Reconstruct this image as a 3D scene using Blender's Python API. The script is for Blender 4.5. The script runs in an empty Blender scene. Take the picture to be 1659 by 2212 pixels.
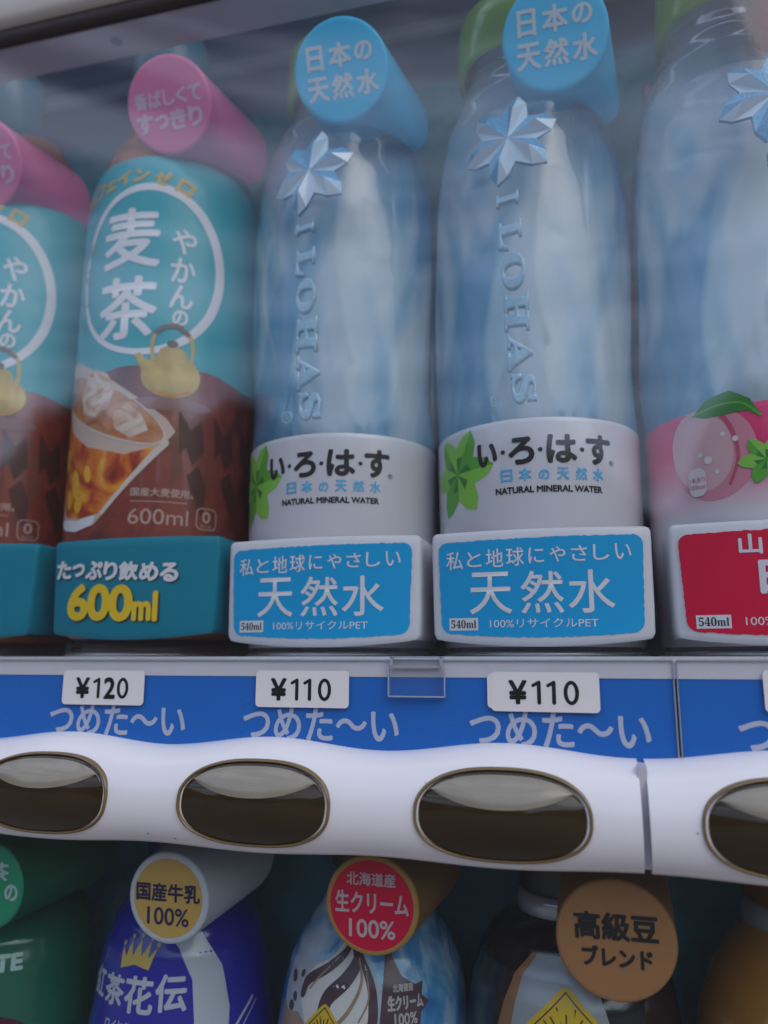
import bpy, bmesh, math, random
from math import sin, cos, pi, radians
from mathutils import Vector, Matrix

random.seed(7)
S = 0.001                      # the builders below speak millimetres
scn = bpy.context.scene
COL = scn.collection

# ------------------------------------------------------------------ camera
cam = bpy.data.cameras.new('camera')
cam.sensor_fit = 'HORIZONTAL'
cam.sensor_width = 36.0
cam.lens = 36.0 * 1681.6 / 1659.0
cam.clip_start, cam.clip_end = 0.005, 300.0
camo = bpy.data.objects.new('camera', cam)
COL.objects.link(camo)
ya, pt, rl = radians(14.49), radians(10.84), radians(0.08)
fw = Vector((-sin(ya) * cos(pt), cos(ya) * cos(pt), sin(pt)))
rt = Vector((cos(ya), sin(ya), 0))
up = rt.cross(fw)
r2 = cos(rl) * rt + sin(rl) * up
u2 = r2.cross(fw)
m = Matrix((r2, u2, -fw)).transposed().to_4x4()
m.translation = Vector((157.4, -233.97, 8.76)) * S
camo.matrix_world = m
cam.dof.use_dof = True
cam.dof.focus_distance = 0.238
cam.dof.aperture_fstop = 9.5
scn.camera = camo

# ------------------------------------------------------------------ sky, sun, exposure
w = bpy.data.worlds.new('World')
scn.world = w
w.use_nodes = True
nt = w.node_tree
nt.nodes.clear()
N = nt.nodes.new
L = nt.links.new
SUN_EL, SUN_ROT = radians(42), radians(130)
sky = N('ShaderNodeTexSky'); sky.sky_type = 'NISHITA'; sky.sun_disc = False
sky.sun_elevation = SUN_EL; sky.sun_rotation = SUN_ROT
sky.air_density = 1.0; sky.dust_density = 2.0
tc = N('ShaderNodeTexCoord')
sep = N('ShaderNodeSeparateXYZ'); L(tc.outputs['Generated'], sep.inputs[0])
mp = N('ShaderNodeMapping'); mp.inputs['Scale'].default_value = (1.1, 1.1, 11.0)
L(tc.outputs['Generated'], mp.inputs[0])
nz = N('ShaderNodeTexNoise'); nz.inputs['Scale'].default_value = 2.2; nz.inputs['Detail'].default_value = 6
L(mp.outputs[0], nz.inputs['Vector'])
cr = N('ShaderNodeValToRGB')
cr.color_ramp.elements[0].position = 0.40; cr.color_ramp.elements[0].color = (0, 0, 0, 1)
cr.color_ramp.elements[1].position = 0.62; cr.color_ramp.elements[1].color = (1, 1, 1, 1)
L(nz.outputs['Fac'], cr.inputs[0])
mixc = N('ShaderNodeMixRGB'); mixc.inputs[2].default_value = (5.9, 7.0, 9.6, 1)
L(cr.outputs[0], mixc.inputs[0]); L(sky.outputs[0], mixc.inputs[1])
# below the horizon: dim street
gr = N('ShaderNodeValToRGB')
gr.color_ramp.elements[0].position = 0.0; gr.color_ramp.elements[0].color = (0, 0, 0, 1)
gr.color_ramp.elements[1].position = 0.02; gr.color_ramp.elements[1].color = (1, 1, 1, 1)
L(sep.outputs['Z'], gr.inputs[0])
mixg = N('ShaderNodeMixRGB'); mixg.inputs[1].default_value = (1.3, 1.22, 1.32, 1)
L(gr.outputs[0], mixg.inputs[0]); pass
# a low street frontage across the road, warm and dim, up to a ragged roofline
n3 = N('ShaderNodeTexNoise'); n3.inputs['Scale'].default_value = 5.0; n3.inputs['Detail'].default_value = 2
mp3 = N('ShaderNodeMapping'); mp3.inputs['Scale'].default_value = (1, 1, 0.05); L(tc.outputs['Generated'], mp3.inputs[0]); L(mp3.outputs[0], n3.inputs['Vector'])
ma = N('ShaderNodeMath'); ma.operation = 'MULTIPLY_ADD'; ma.inputs[1].default_value = -0.50; L(n3.outputs['Fac'], ma.inputs[0]); L(sep.outputs['Z'], ma.inputs[2])
g3 = N('ShaderNodeValToRGB')
g3.color_ramp.elements[0].position = 0.015; g3.color_ramp.elements[0].color = (0, 0, 0, 1)
g3.color_ramp.elements[1].position = 0.035; g3.color_ramp.elements[1].color = (1, 1, 1, 1)
L(ma.outputs[0], g3.inputs[0])
mixb = N('ShaderNodeMixRGB'); mixb.inputs[1].default_value = (0.62, 0.52, 0.62, 1)
L(g3.outputs[0], mixb.inputs[0]); L(mixc.outputs[0], mixb.inputs[2])
L(mixb.outputs[0], mixg.inputs[2])
bg = N('ShaderNodeBackground'); bg.inputs['Strength'].default_value = 0.12
L(mixg.outputs[0], bg.inputs['Color'])
out = N('ShaderNodeOutputWorld'); L(bg.outputs[0], out.inputs[0])

sl = bpy.data.lights.new('sun', 'SUN'); sl.energy = 0.5; sl.angle = radians(55); sl.color = (1.0, 0.96, 0.92)
so = bpy.data.objects.new('sun', sl); COL.objects.link(so)
sd = Vector((sin(SUN_ROT) * cos(SUN_EL), cos(SUN_ROT) * cos(SUN_EL), sin(SUN_EL)))
so.rotation_euler = sd.to_track_quat('Z', 'Y').to_euler()
so.location = (0, -1, 2)

vs = scn.view_settings
vs.view_transform = 'Standard'
try: vs.look = 'None'
except Exception: pass
vs.gamma = 1.0; vs.exposure = 0.42; vs.use_curve_mapping = False
scn.cycles.max_bounces = 10
scn.cycles.transparent_max_bounces = 12
scn.cycles.use_denoising = True

# ------------------------------------------------------------------ materials
MATS = {}
def mat(name, col=(.8, .8, .8), rough=.4, metal=0., coat=0., trans=0., ior=1.45, alpha=1., var=.06, vscale=60., bump=0., bscale=400., spec=.5, sss=0.):
    if name in MATS: return MATS[name]
    m = bpy.data.materials.new(name); m.use_nodes = True
    t = m.node_tree; b = t.nodes['Principled BSDF']
    b.inputs['Roughness'].default_value = rough
    b.inputs['Metallic'].default_value = metal
    b.inputs['Coat Weight'].default_value = coat
    b.inputs['Coat Roughness'].default_value = .06
    b.inputs['Transmission Weight'].default_value = trans
    b.inputs['IOR'].default_value = ior
    b.inputs['Alpha'].default_value = alpha
    b.inputs['Specular IOR Level'].default_value = spec
    if sss:
        b.inputs['Subsurface Weight'].default_value = sss
        b.inputs['Subsurface Radius'].default_value = (.004, .004, .004)
        b.inputs['Subsurface Scale'].default_value = 1.0
    tc = t.nodes.new('ShaderNodeTexCoord')
    n = t.nodes.new('ShaderNodeTexNoise'); n.inputs['Scale'].default_value = vscale; n.inputs['Detail'].default_value = 5
    t.links.new(tc.outputs['Object'], n.inputs['Vector'])
    mx = t.nodes.new('ShaderNodeMixRGB')
    mx.inputs[1].default_value = tuple(min(1, c * (1 - var)) for c in col) + (1,)
    mx.inputs[2].default_value = tuple(min(1, c * (1 + var)) for c in col) + (1,)
    t.links.new(n.outputs['Fac'], mx.inputs[0])
    t.links.new(mx.outputs[0], b.inputs['Base Color'])
    mr = t.nodes.new('ShaderNodeMapRange')
    mr.inputs['To Min'].default_value = max(0, rough * .8); mr.inputs['To Max'].default_value = min(1, rough * 1.25)
    t.links.new(n.outputs['Fac'], mr.inputs['Value']); t.links.new(mr.outputs[0], b.inputs['Roughness'])
    if bump:
        n2 = t.nodes.new('ShaderNodeTexNoise'); n2.inputs['Scale'].default_value = bscale
        t.links.new(tc.outputs['Object'], n2.inputs['Vector'])
        bp = t.nodes.new('ShaderNodeBump'); bp.inputs['Strength'].default_value = bump; bp.inputs['Distance'].default_value = .0006
        t.links.new(n2.outputs['Fac'], bp.inputs['Height']); t.links.new(bp.outputs[0], b.inputs['Normal'])
    MATS[name] = m
    return m

def ramp_mat(name, stops, scale=(60, 60, 60), rough=.35, detail=4., distort=0., coat=0., kind='NOISE', spec=.5, metal=0.):
    """a printed picture: blotches of several inks"""
    if name in MATS: return MATS[name]
    m = bpy.data.materials.new(name); m.use_nodes = True
    t = m.node_tree; b = t.nodes['Principled BSDF']
    b.inputs['Roughness'].default_value = rough; b.inputs['Coat Weight'].default_value = coat
    b.inputs['Specular IOR Level'].default_value = spec; b.inputs['Metallic'].default_value = metal
    tc = t.nodes.new('ShaderNodeTexCoord')
    mp = t.nodes.new('ShaderNodeMapping'); mp.inputs['Scale'].default_value = scale
    t.links.new(tc.outputs['Object'], mp.inputs[0])
    if kind == 'WAVE':
        n = t.nodes.new('ShaderNodeTexWave'); n.inputs['Distortion'].default_value = distort; n.inputs['Scale'].default_value = 1
        n.inputs['Detail'].default_value = detail
    else:
        n = t.nodes.new('ShaderNodeTexNoise'); n.inputs['Scale'].default_value = 1; n.inputs['Detail'].default_value = detail
        n.inputs['Distortion'].default_value = distort
    t.links.new(mp.outputs[0], n.inputs['Vector'])
    cr = t.nodes.new('ShaderNodeValToRGB')
    e = cr.color_ramp.elements
    while len(e) < len(stops): e.new(.5)
    for el, (p, c) in zip(e, stops): el.position = p; el.color = tuple(c) + (1,)
    t.links.new(n.outputs['Fac'], cr.inputs[0]); t.links.new(cr.outputs[0], b.inputs['Base Color'])
    MATS[name] = m
    return m

def glass_mat(name, tint=(1, 1, 1), ior=1.5, rough=.0, extra=0.):
    """thin clear sheet: lets light straight through and mirrors the sky by its angle"""
    if name in MATS: return MATS[name]
    m = bpy.data.materials.new(name); m.use_nodes = True
    t = m.node_tree; t.nodes.clear()
    o = t.nodes.new('ShaderNodeOutputMaterial')
    tr = t.nodes.new('ShaderNodeBsdfTransparent'); tr.inputs[0].default_value = tuple(tint) + (1,)
    gl = t.nodes.new('ShaderNodeBsdfGlossy'); gl.inputs['Roughness'].default_value = rough
    fr = t.nodes.new('ShaderNodeFresnel'); fr.inputs[0].default_value = ior
    ad = t.nodes.new('ShaderNodeMath'); ad.operation = 'ADD'; ad.inputs[1].default_value = extra; ad.use_clamp = True
    mx = t.nodes.new('ShaderNodeMixShader')
    ge = t.nodes.new('ShaderNodeNewGeometry'); iv = t.nodes.new('ShaderNodeMath'); iv.operation = 'SUBTRACT'; iv.inputs[0].default_value = 1
    mu = t.nodes.new('ShaderNodeMath'); mu.operation = 'MULTIPLY'
    t.links.new(ge.outputs['Backfacing'], iv.inputs[1])
    t.links.new(fr.outputs[0], ad.inputs[0]); t.links.new(ad.outputs[0], mu.inputs[0]); t.links.new(iv.outputs[0], mu.inputs[1])
    t.links.new(mu.outputs[0], mx.inputs[0]); t.links.new(tr.outputs[0], mx.inputs[1]); t.links.new(gl.outputs[0], mx.inputs[2])
    t.links.new(mx.outputs[0], o.inputs[0])
    MATS[name] = m
    return m

WHITE = mat('white_plastic', (.74, .73, .77), .28, coat=.3, var=.02)
WHITE2 = mat('white_card', (.70, .70, .76), .35, var=.03)
INKW = mat('white_ink', (.74, .74, .80), .45, var=.02)
BLACK = mat('black_ink', (.012, .012, .014), .4)
STICK = mat('sticker_paper', (.74, .72, .72), .5, var=.03)
CYAN = mat('cyan_print', (.0, .36, .74), .4, var=.04, spec=.3)
CYANINK = mat('cyan_ink', (.10, .48, .80), .4)
TAGBLUE = mat('tag_blue', (.02, .56, .95), .4, var=.04)
PINK = mat('tag_pink', (.80, .19, .40), .38, var=.04)
MAGENTA = mat('tag_magenta', (.45, .02, .16), .35)
RED = mat('red_print', (.68, .004, .05), .4, var=.05, spec=.3)
TEAL = mat('teal_print', (.035, .38, .45), .3, var=.05)
TEALSIGN = mat('teal_card', (.0, .21, .31), .4, var=.04, spec=.3)
YELLOW = mat('yellow_ink', (.80, .55, .02), .4)
GOLDINK = mat('gold_ink', (.62, .42, .10), .4)
BLUE = mat('deep_blue_card', (.010, .15, .54), .25, var=.04)
LEAF1 = mat('leaf_green', (.10, .40, .04), .35)
LEAF2 = mat('leaf_light', (.24, .58, .07), .35)
LEAF3 = mat('leaf_dark', (.03, .22, .03), .35)

# ------------------------------------------------------------------ mesh helpers
class MB:
    def __init__(s): s.v = []; s.f = []; s.mi = []; s.sm = []
    def add(s, verts, faces, mi=0, smooth=True):
        o = len(s.v); s.v += [tuple(p) for p in verts]
        for f in faces: s.f.append(tuple(i + o for i in f)); s.mi.append(mi); s.sm.append(smooth)
        return s
    def grid(s, fn, us, vs_, mi=0, closed=False, smooth=True, flip=False):
        nu, nv = len(us), len(vs_)
        verts = [fn(u, v) for v in vs_ for u in us]
        fs = []
        for j in range(nv - 1):
            for i in range(nu if closed else nu - 1):
                a = j * nu + i; b = j * nu + (i + 1) % nu
                q = (a, b, b + nu, a + nu)
                fs.append(q[::-1] if flip else q)
        return s.add(verts, fs, mi, smooth)
    def lathe(s, prof, n=72, mi=0, c=(0, 0), cap=True, smooth=True):
        us = [2 * pi * i / n for i in range(n)]
        o = len(s.v)
        s.grid(lambda a, k: (c[0] + prof[k][0] * sin(a), c[1] - prof[k][0] * cos(a), prof[k][1]), us, list(range(len(prof))), mi, True, smooth)
        if cap:
            for k in (0, len(prof) - 1):
                s.f.append(tuple(o + k * n + i for i in (range(n) if k else range(n - 1, -1, -1)))); s.mi.append(mi); s.sm.append(False)
        return s
    def box(s, x0, x1, y0, y1, z0, z1, mi=0):
        v = [(x, y, z) for z in (z0, z1) for y in (y0, y1) for x in (x0, x1)]
        return s.add(v, [(0, 2, 3, 1), (4, 5, 7, 6), (0, 1, 5, 4), (2, 6, 7, 3), (0, 4, 6, 2), (1, 3, 7, 5)], mi, False)
    def build(s, name, mats, parent=None, bevel=0., label=None):
        me = bpy.data.meshes.new(name)
        me.from_pydata([(a * S, b * S, c * S) for a, b, c in s.v], [], s.f)
        for mt in (mats if isinstance(mats, (list, tuple)) else [mats]): me.materials.append(mt)
        me.polygons.foreach_set('material_index', s.mi)
        me.polygons.foreach_set('use_smooth', s.sm)
        me.update()
        o = bpy.data.objects.new(name, me); COL.objects.link(o)
        if parent is not None: o.parent = parent
        if label: o['label'] = label
        if bevel:
            b = o.modifiers.new('edge', 'BEVEL'); b.width = bevel * S; b.segments = 3; b.limit_method = 'ANGLE'; b.angle_limit = radians(40)
        return o

def lin(a, b, n): return [a + (b - a) * i / (n - 1) for i in range(n)]

_TXT = {}
def _curve_mesh(cu):
    o = bpy.data.objects.new('tmp', cu); COL.objects.link(o)
    dg = bpy.context.evaluated_depsgraph_get(); dg.update()
    e = o.evaluated_get(dg); me = e.to_mesh()
    vs_ = [(v.co.x, v.co.y, v.co.z) for v in me.vertices]; fs = [tuple(p.vertices) for p in me.polygons]
    e.to_mesh_clear(); bpy.data.objects.remove(o); bpy.data.curves.remove(cu)
    return vs_, fs

def text2d(body, box, bold=0., keep=False, extrude=0., bevel=0.):
    """flat lettering fitted into box (x0, z0, x1, z1); keep: keep its own proportions, centred"""
    cu = bpy.data.curves.new('txt', 'FONT'); cu.body = body; cu.size = 10; cu.resolution_u = 4
    if extrude:
        cu.extrude = extrude; cu.bevel_depth = bevel; cu.bevel_resolution = 1
    v, f = _curve_mesh(cu)
    if not v: return [], []
    xa, xb = min(p[0] for p in v), max(p[0] for p in v); ya_, yb_ = min(p[1] for p in v), max(p[1] for p in v)
    sx = (box[2] - box[0]) / max(xb - xa, 1e-6); sy = (box[3] - box[1]) / max(yb_ - ya_, 1e-6)
    if keep: sx = sy = min(sx, sy)
    cx, cy = (box[0] + box[2]) / 2, (box[1] + box[3]) / 2
    v = [(cx + (p[0] - (xa + xb) / 2) * sx, cy + (p[1] - (ya_ + yb_) / 2) * sy, p[2]) for p in v]
    if bold:
        V, F = [], []
        for k in range(9):
            a = 2 * pi * k / 8; r = 0 if k == 8 else bold
            o = len(V); V += [(p[0] + r * cos(a), p[1] + r * sin(a), k * .012) for p in v]
            F += [tuple(i + o for i in q) for q in f]
        v, f = V, F
    return v, f

def fill2d(polys):
    cu = bpy.data.curves.new('fill', 'CURVE'); cu.dimensions = '2D'; cu.fill_mode = 'BOTH'
    for poly in polys:
        sp = cu.splines.new('POLY'); sp.points.add(len(poly) - 1)
        for p, q in zip(sp.points, poly): p.co = (q[0], q[1], 0, 1)
        sp.use_cyclic_u = True
    v, f = _curve_mesh(cu)
    return [(a, b, 0) for a, b, c in v], f

def stroke2d(pts, width, h=.0, n=10):
    """a pen line with round ends (pts smoothed)"""
    P = [Vector(p) for p in pts]
    if len(P) > 2:
        Q = []
        for i in range(len(P) - 1):
            p0, p1, p2, p3 = P[max(i - 1, 0)], P[i], P[i + 1], P[min(i + 2, len(P) - 1)]
            for k in range(8):
                t = k / 8
                Q.append(.5 * ((2 * p1) + (-p0 + p2) * t + (2 * p0 - 5 * p1 + 4 * p2 - p3) * t * t + (-p0 + 3 * p1 - 3 * p2 + p3) * t ** 3))
        Q.append(P[-1]); P = Q
    wv = width if callable(width) else (lambda t: width)
    V, F = [], []
    for i, p in enumerate(P):
        d = (P[min(i + 1, len(P) - 1)] - P[max(i - 1, 0)]).normalized(); nrm = Vector((-d.y, d.x)); hw = wv(i / (len(P) - 1)) / 2
        z = h * i / len(P)
        V += [(*(p + nrm * hw), z), (*(p - nrm * hw), z)]
    for i in range(len(P) - 1): F.append((2 * i, 2 * i + 1, 2 * i + 3, 2 * i + 2))
    for end in (0, len(P) - 1):
        d = (P[1] - P[0]).normalized() * -1 if end == 0 else (P[-1] - P[-2]).normalized()
        a0 = math.atan2(d.y, d.x); o = len(V); hw = wv(0 if end == 0 else 1) / 2
        V += [(P[end].x + hw * cos(a0 - pi / 2 + pi * k / n), P[end].y + hw * sin(a0 - pi / 2 + pi * k / n), h * end / len(P)) for k in range(n + 1)]
        F.append(tuple(range(o, o + n + 1)))
    return V, F

def ellipse(cx, cy, rx, ry, n=40, a0=0., a1=2 * pi, rot=0.):
    full = abs(a1 - a0 - 2 * pi) < 1e-6
    k = n if full else n + 1
    r = []
    for i in range(k):
        a = a0 + (a1 - a0) * i / n; x, y = rx * cos(a), ry * sin(a)
        r.append((cx + x * cos(rot) - y * sin(rot), cy + x * sin(rot) + y * cos(rot)))
    return r

def rrect(x0, y0, x1, y1, r, n=6):
    p = []
    for cx, cy, a in ((x1 - r, y1 - r, 0), (x0 + r, y1 - r, 90), (x0 + r, y0 + r, 180), (x1 - r, y0 + r, 270)):
        p += [(cx + r * cos(radians(a + 90 * i / n)), cy + r * sin(radians(a + 90 * i / n))) for i in range(n + 1)]
    return p

def press(mb, vf, fmap, mi=0, h=.12, step=2.5, vstep=0, smooth=False):
    """lay a flat drawing (u, v, dh) on a surface through fmap(u, v, h)"""
    v, f = vf
    if not v: return
    if step: smooth = True
    if step:
        bm = bmesh.new()
        bv = [bm.verts.new(p) for p in v]
        for q in f:
            try: bm.faces.new([bv[i] for i in q])
            except ValueError: pass
        for ax, st in ((0, step), (1, vstep)):
            if not st: continue
            a, b = min(p[ax] for p in v), max(p[ax] for p in v)
            k = math.ceil(a / st)
            while k * st < b:
                no = [0, 0, 0]; co = [0, 0, 0]; no[ax] = 1; co[ax] = k * st + .013
                bmesh.ops.bisect_plane(bm, geom=bm.verts[:] + bm.edges[:] + bm.faces[:], plane_co=co, plane_no=no, dist=1e-5)
                k += 1
        bm.verts.index_update()
        v = [tuple(p.co) for p in bm.verts]; f = [tuple(p.index for p in q.verts) for q in bm.faces]
        bm.free()
    mb.add([fmap(p[0], p[1], h + p[2]) for p in v], f, mi, smooth)

def thing(name, label, cat, loc=(0, 0, 0), rz=0., group=None):
    o = bpy.data.objects.new(name, None); COL.objects.link(o)
    o.empty_display_size = .01
    o.location = Vector(loc) * S; o.rotation_euler = (0, 0, rz)
    o['label'] = label; o['category'] = cat
    if group: o['group'] = group
    return o

def dup(root, loc, label=None):
    r = root.copy(); COL.objects.link(r); r.location = Vector(loc) * S
    if label: r['label'] = label
    for ch in list(root.children):
        c = ch.copy(); COL.objects.link(c); c.parent = r
        for g in list(ch.children):
            d = g.copy(); COL.objects.link(d); d.parent = c
    return r

def flatmap(y=0., tilt=0.):
    return lambda u, v, h: (u, y - h, v)

PX = [-1.5, 70.6, 143.4, 217.5]        # the columns
YB = 51.0                              # bottle axis behind the price rail
SHELF_Z = 10.0

#STRUCT
# ================================================================== the machine
vm = thing('vending_machine', 'drinks vending machine with dark window gasket, pale inner panels and glass front', 'vending machine', (0, 0, 0))
INNER = mat('inner_grey', (.42, .40, .47), .5, var=.05, vscale=25)
DARKIN = mat('inner_dark', (.16, .145, .20), .5, var=.12, vscale=20)
b = MB()                                                             # cabinet front above the window
prof = [(-4.6, 262.6), (-6, 262.9), (-8, 264.0), (-9, 266), (-9.4, 272), (-9.4, 330)]
b.grid(lambda x, k: (x, prof[k][0], prof[k][1] + 0.00006 * max(0, -x - 20) ** 2 * -1), lin(-330, 420, 40), list(range(len(prof))))
b.build('cabinet_front', mat('cabinet_grey', (.50, .48, .46), .35, var=.04), vm)
b = MB()
pg = [(-2.2, 262), (-2.3, 257.2), (-3.4, 256.8), (-5.2, 258.2), (-6.0, 260.5), (-5.6, 263.2)]
b.grid(lambda x, k: (x, pg[k][0], pg[k][1] - 0.00006 * max(0, -x - 20) ** 2), lin(-330, 420, 40), list(range(len(pg))))
b.build('window_gasket', mat('rubber', (.035, .028, .028), .55, var=.2), vm)
b = MB()
b.box(-330, 420, 2, 20, 262.5, 275)
hole = fill2d([ellipse(0, 0, 2.6, 2.6, 24)])
b.build('ceiling_lip', mat('lip_grey', (.52, .50, .58), .45, var=.05), vm, .6)
b = MB(); b.lathe([(2.4, 262.2), (1.6, 262.45)], 24, 0, (-21.4, 11)); b.build('bolt', DARKIN, vm)
b = MB()
b.box(-330, 420, 20, 170, 352, 356)
b.build('ceiling_panel', DARKIN, vm)
b = MB(); b.box(-150, 300, 106, 112, 327, 333.5); b.build('lamp_tube', mat('tube_white', (.50, .52, .56), .3), vm, 1.5)
b = MB(); b.box(-330, 420, 116, 120, 302, 352); b.build('upper_liner', mat('liner', (.17, .16, .23), .45, var=.15, vscale=12), vm)
BACKM = ramp_mat('back_poster', [(.30, (.02, .085, .13)), (.48, (.04, .17, .22)), (.60, (.09, .27, .32)), (.74, (.03, .13, .22))], (22, 22, 22), .5, 6, 1.2)
b = MB(); b.box(-330, 420, 112, 116, 10, 300); b.build('back_panel', BACKM, vm)
b = MB()
for x, z0, z1 in ((187.5, 122, 146), (185, 160, 178), (199, 262, 276)):
    b = MB(); b.box(x - 3.5, x + (3.5 if z0 < 200 else 9), 110.5, 112, z0, z1); b.build('pink_card', mat('pink_card', (.50, .20, .25), .5), vm)
b = MB()                                                             # sloping shelf the top row stands on
sh = [(.5, 4), (.5, 8.9), (1.0, 9.2), (11, 10.2), (112, 10.25), (112, 4)]
b.grid(lambda x, k: (x, sh[k][0], sh[k][1]), [-330, 420], list(range(len(sh))), smooth=False, flip=True)
b.build('shelf', mat('shelf_white', (.62, .63, .66), .4, var=.04), vm)
b = MB(); b.box(-330, 420, 92, 96, -330, 4); b.build('lower_back_panel', ramp_mat('low_poster', [(.35, (.02, .18, .27)), (.55, (.04, .32, .42)), (.70, (.10, .42, .48))], (25, 25, 18), .5, 5, 1.), vm)
b = MB(); b.box(-330, 420, 2, 112, -236, -230); b.build('lower_shelf', MATS['shelf_white'], vm)
for xw in (-334, 420):
    b = MB(); b.box(xw, xw + 4, -14, 120, -330, 356); b.build('side_wall', DARKIN, vm)
GL = glass_mat('window_glass', (.97, .985, .98), 1.5, 0.0, .058)
b = MB(); b.box(-330, 420, -2.9, -2.3, 10.4, 259); b.build('glass_pane', GL, vm)
b = MB(); b.box(-330, 420, 2.0, 2.6, -229, -19); b.build('glass_pane', glass_mat('lower_glass', (.93, .97, .97), 1.5, 0.0, 0.), vm)

# ------------------------------------------------------------------ price rails
RAILGLASS = glass_mat('clear_acrylic', (.975, .98, .99), 1.45, .02, 0.)
EDGE = mat('acrylic_edge', (.34, .38, .44), .15, coat=.5)
def lettering(name, parent, items, fmap, mi_mats, step=2.5, vstep=0):
    mb = MB()
    for it in items:
        body, box, bold, k = it[:4]
        press(mb, text2d(body, box, bold), fmap, k, it[4] if len(it) > 4 else .12, step, vstep)
    return mb.build(name, mi_mats, parent)

def price_rail(x0, x1, label, words, clips):
    t = thing('price_rail', label, 'price rail', (x0, 0, -20), 0, 'blue price rails under the top row')
    W = x1 - x0; o = -x0
    mb = MB(); mb.box(0, W, .9, 2.0, 0, 28.6); mb.build('backing', mat('rail_white', (.60, .62, .66), .35), t)
    mb = MB(); mb.box(.3, W - .3, .74, .88, .5, 25.6); mb.build('blue_card', BLUE, t)
    mb = MB(); mb.box(0, W, -.2, .25, .2, 28.9); cv = mb.build('cover', RAILGLASS, t)
    mb = MB(); mb.box(0, W, -.25, .3, 28.95, 29.25); mb.box(0, .2, -.25, .3, .2, 28.9); mb.box(W - .2, W, -.25, .3, .2, 28.9); mb.build('cover_edge', EDGE, cv)
    lw = MB()
    for c in words:
        press(lw, text2d('つめた〜い', (c - 25 + o, 4.8, c + 25 + o, 14.6), .26), lambda u, v, h: (u, .74 - h, v), 0, .05, 0)
    lw.build('lettering', mat('pale_ink', (.50, .55, .68), .45), t)
    for cx in clips:
        mb = MB(); mb.box(cx - 8.4, cx + 8.4, -.9, -.35, 18.6, 26.4); mb.box(cx - 7.6, cx + 7.6, -1.6, 5.5, 27.2, 29.8)
        cl = mb.build('clip', glass_mat('clip_clear', (.975, .985, .995), 1.5, .05, .03), t)
        mb = MB()
        for q in ((cx - 8.6, cx + 8.6, 18.2, 18.6), (cx - 8.7, cx - 8.4, 18.4, 26.6), (cx + 8.4, cx + 8.7, 18.4, 26.6), (cx - 7.8, cx + 7.8, 26.9, 27.3), (cx - 8, cx - 7.2, 27.1, 30), (cx + 7.2, cx + 8, 27.1, 30), (cx - 7.8, cx + 7.8, 29.7, 30)):
            mb.box(q[0], q[1], -1.7, -.3, q[2], q[3])
        mb.build('clip_edge', EDGE, cl)
    return t
price_rail(-260, 180.2, 'long blue price rail with clear cover and square clip, left of the joint', [-140, -67, 5.5, 76.2, 148], [107.3 + 260])
price_rail(180.9, 420, 'blue price rail right of the joint, under the pink peach bottle', [221, 293], [])

def sticker(x, z, text, label, rot=0., under=False):
    t = thing('price_sticker', label, 'price sticker', (x, -.25, z - 5.6), 0, 'white price stickers on the blue rails')
    t.rotation_euler = (0, rot, 0)
    mb = MB(); press(mb, fill2d([rrect(-15.3, 0, 15.3, 11.2, 1.3)]), lambda u, v, h: (u, -h, v), 0, .22, 0)
    v0 = len(mb.v)
    r = rrect(-15.3, 0, 15.3, 11.2, 1.3); n = len(r)
    mb.add([(p[0], -.22, p[1]) for p in r] + [(p[0], .0, p[1]) for p in r], [(i, (i + 1) % n, n + (i + 1) % n, n + i) for i in range(n)], 0, False)
    if under:
        press(mb, fill2d([rrect(-16.4, .8, 12, 10.6, 1.2)]), lambda u, v, h: (u, -h, v), 0, .1, 0)
    mb.build('sticker_paper', STICK, t)
    if text:
        mb = MB()
        xs = [-9.6, -4.2, -1.0, 1.2, 4.6]
        press(mb, text2d('¥', (-10.0, 2.3, -5.2, 8.6), .27), lambda u, v, h: (u, -h, v), 0, .27, 0)
        k = 0
        fm_ = lambda u, v, h: (u, -h, v)
        for ch, c in zip(text, (-1.9, 2.3 if text[1] == '1' else 2.6, 7.5)):
            if ch == '1': press(mb, stroke2d([(c - 1.3, 7.4), (c + .35, 8.3), (c + .35, 2.5)][0:2], .95), fm_, 0, .27, 0); press(mb, stroke2d([(c + .35, 8.25), (c + .35, 2.6)], 1.1), fm_, 0, .30, 0)
            elif ch == '0': press(mb, fill2d([ellipse(c, 5.45, 2.15, 3.4), ellipse(c, 5.45, 1.05, 2.35)]), fm_, 0, .27, 0)
            else: press(mb, text2d(ch, (c - 1.9, 2.2, c + 1.9, 8.7), .27), fm_, 0, .27, 0)
        mb.build('lettering', BLACK, t)
    return t
sticker(.5, 0, '120', 'white sticker reading ¥120 below the brown and teal tea bottle')
sticker(70.7, .2, '110', 'white sticker reading ¥110 under the clear bottle beside the teal tea bottle', .0)
sticker(144.7, .1, '110', 'white sticker reading ¥110 stuck over an older sticker showing at its left edge', .004, True)
sticker(218, 1, '', 'white sticker right of the rail joint, cut by the picture edge')
sticker(-72, 0, '120', 'white sticker reading ¥120 beyond the left edge, below the farther tea bottle')

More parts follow.
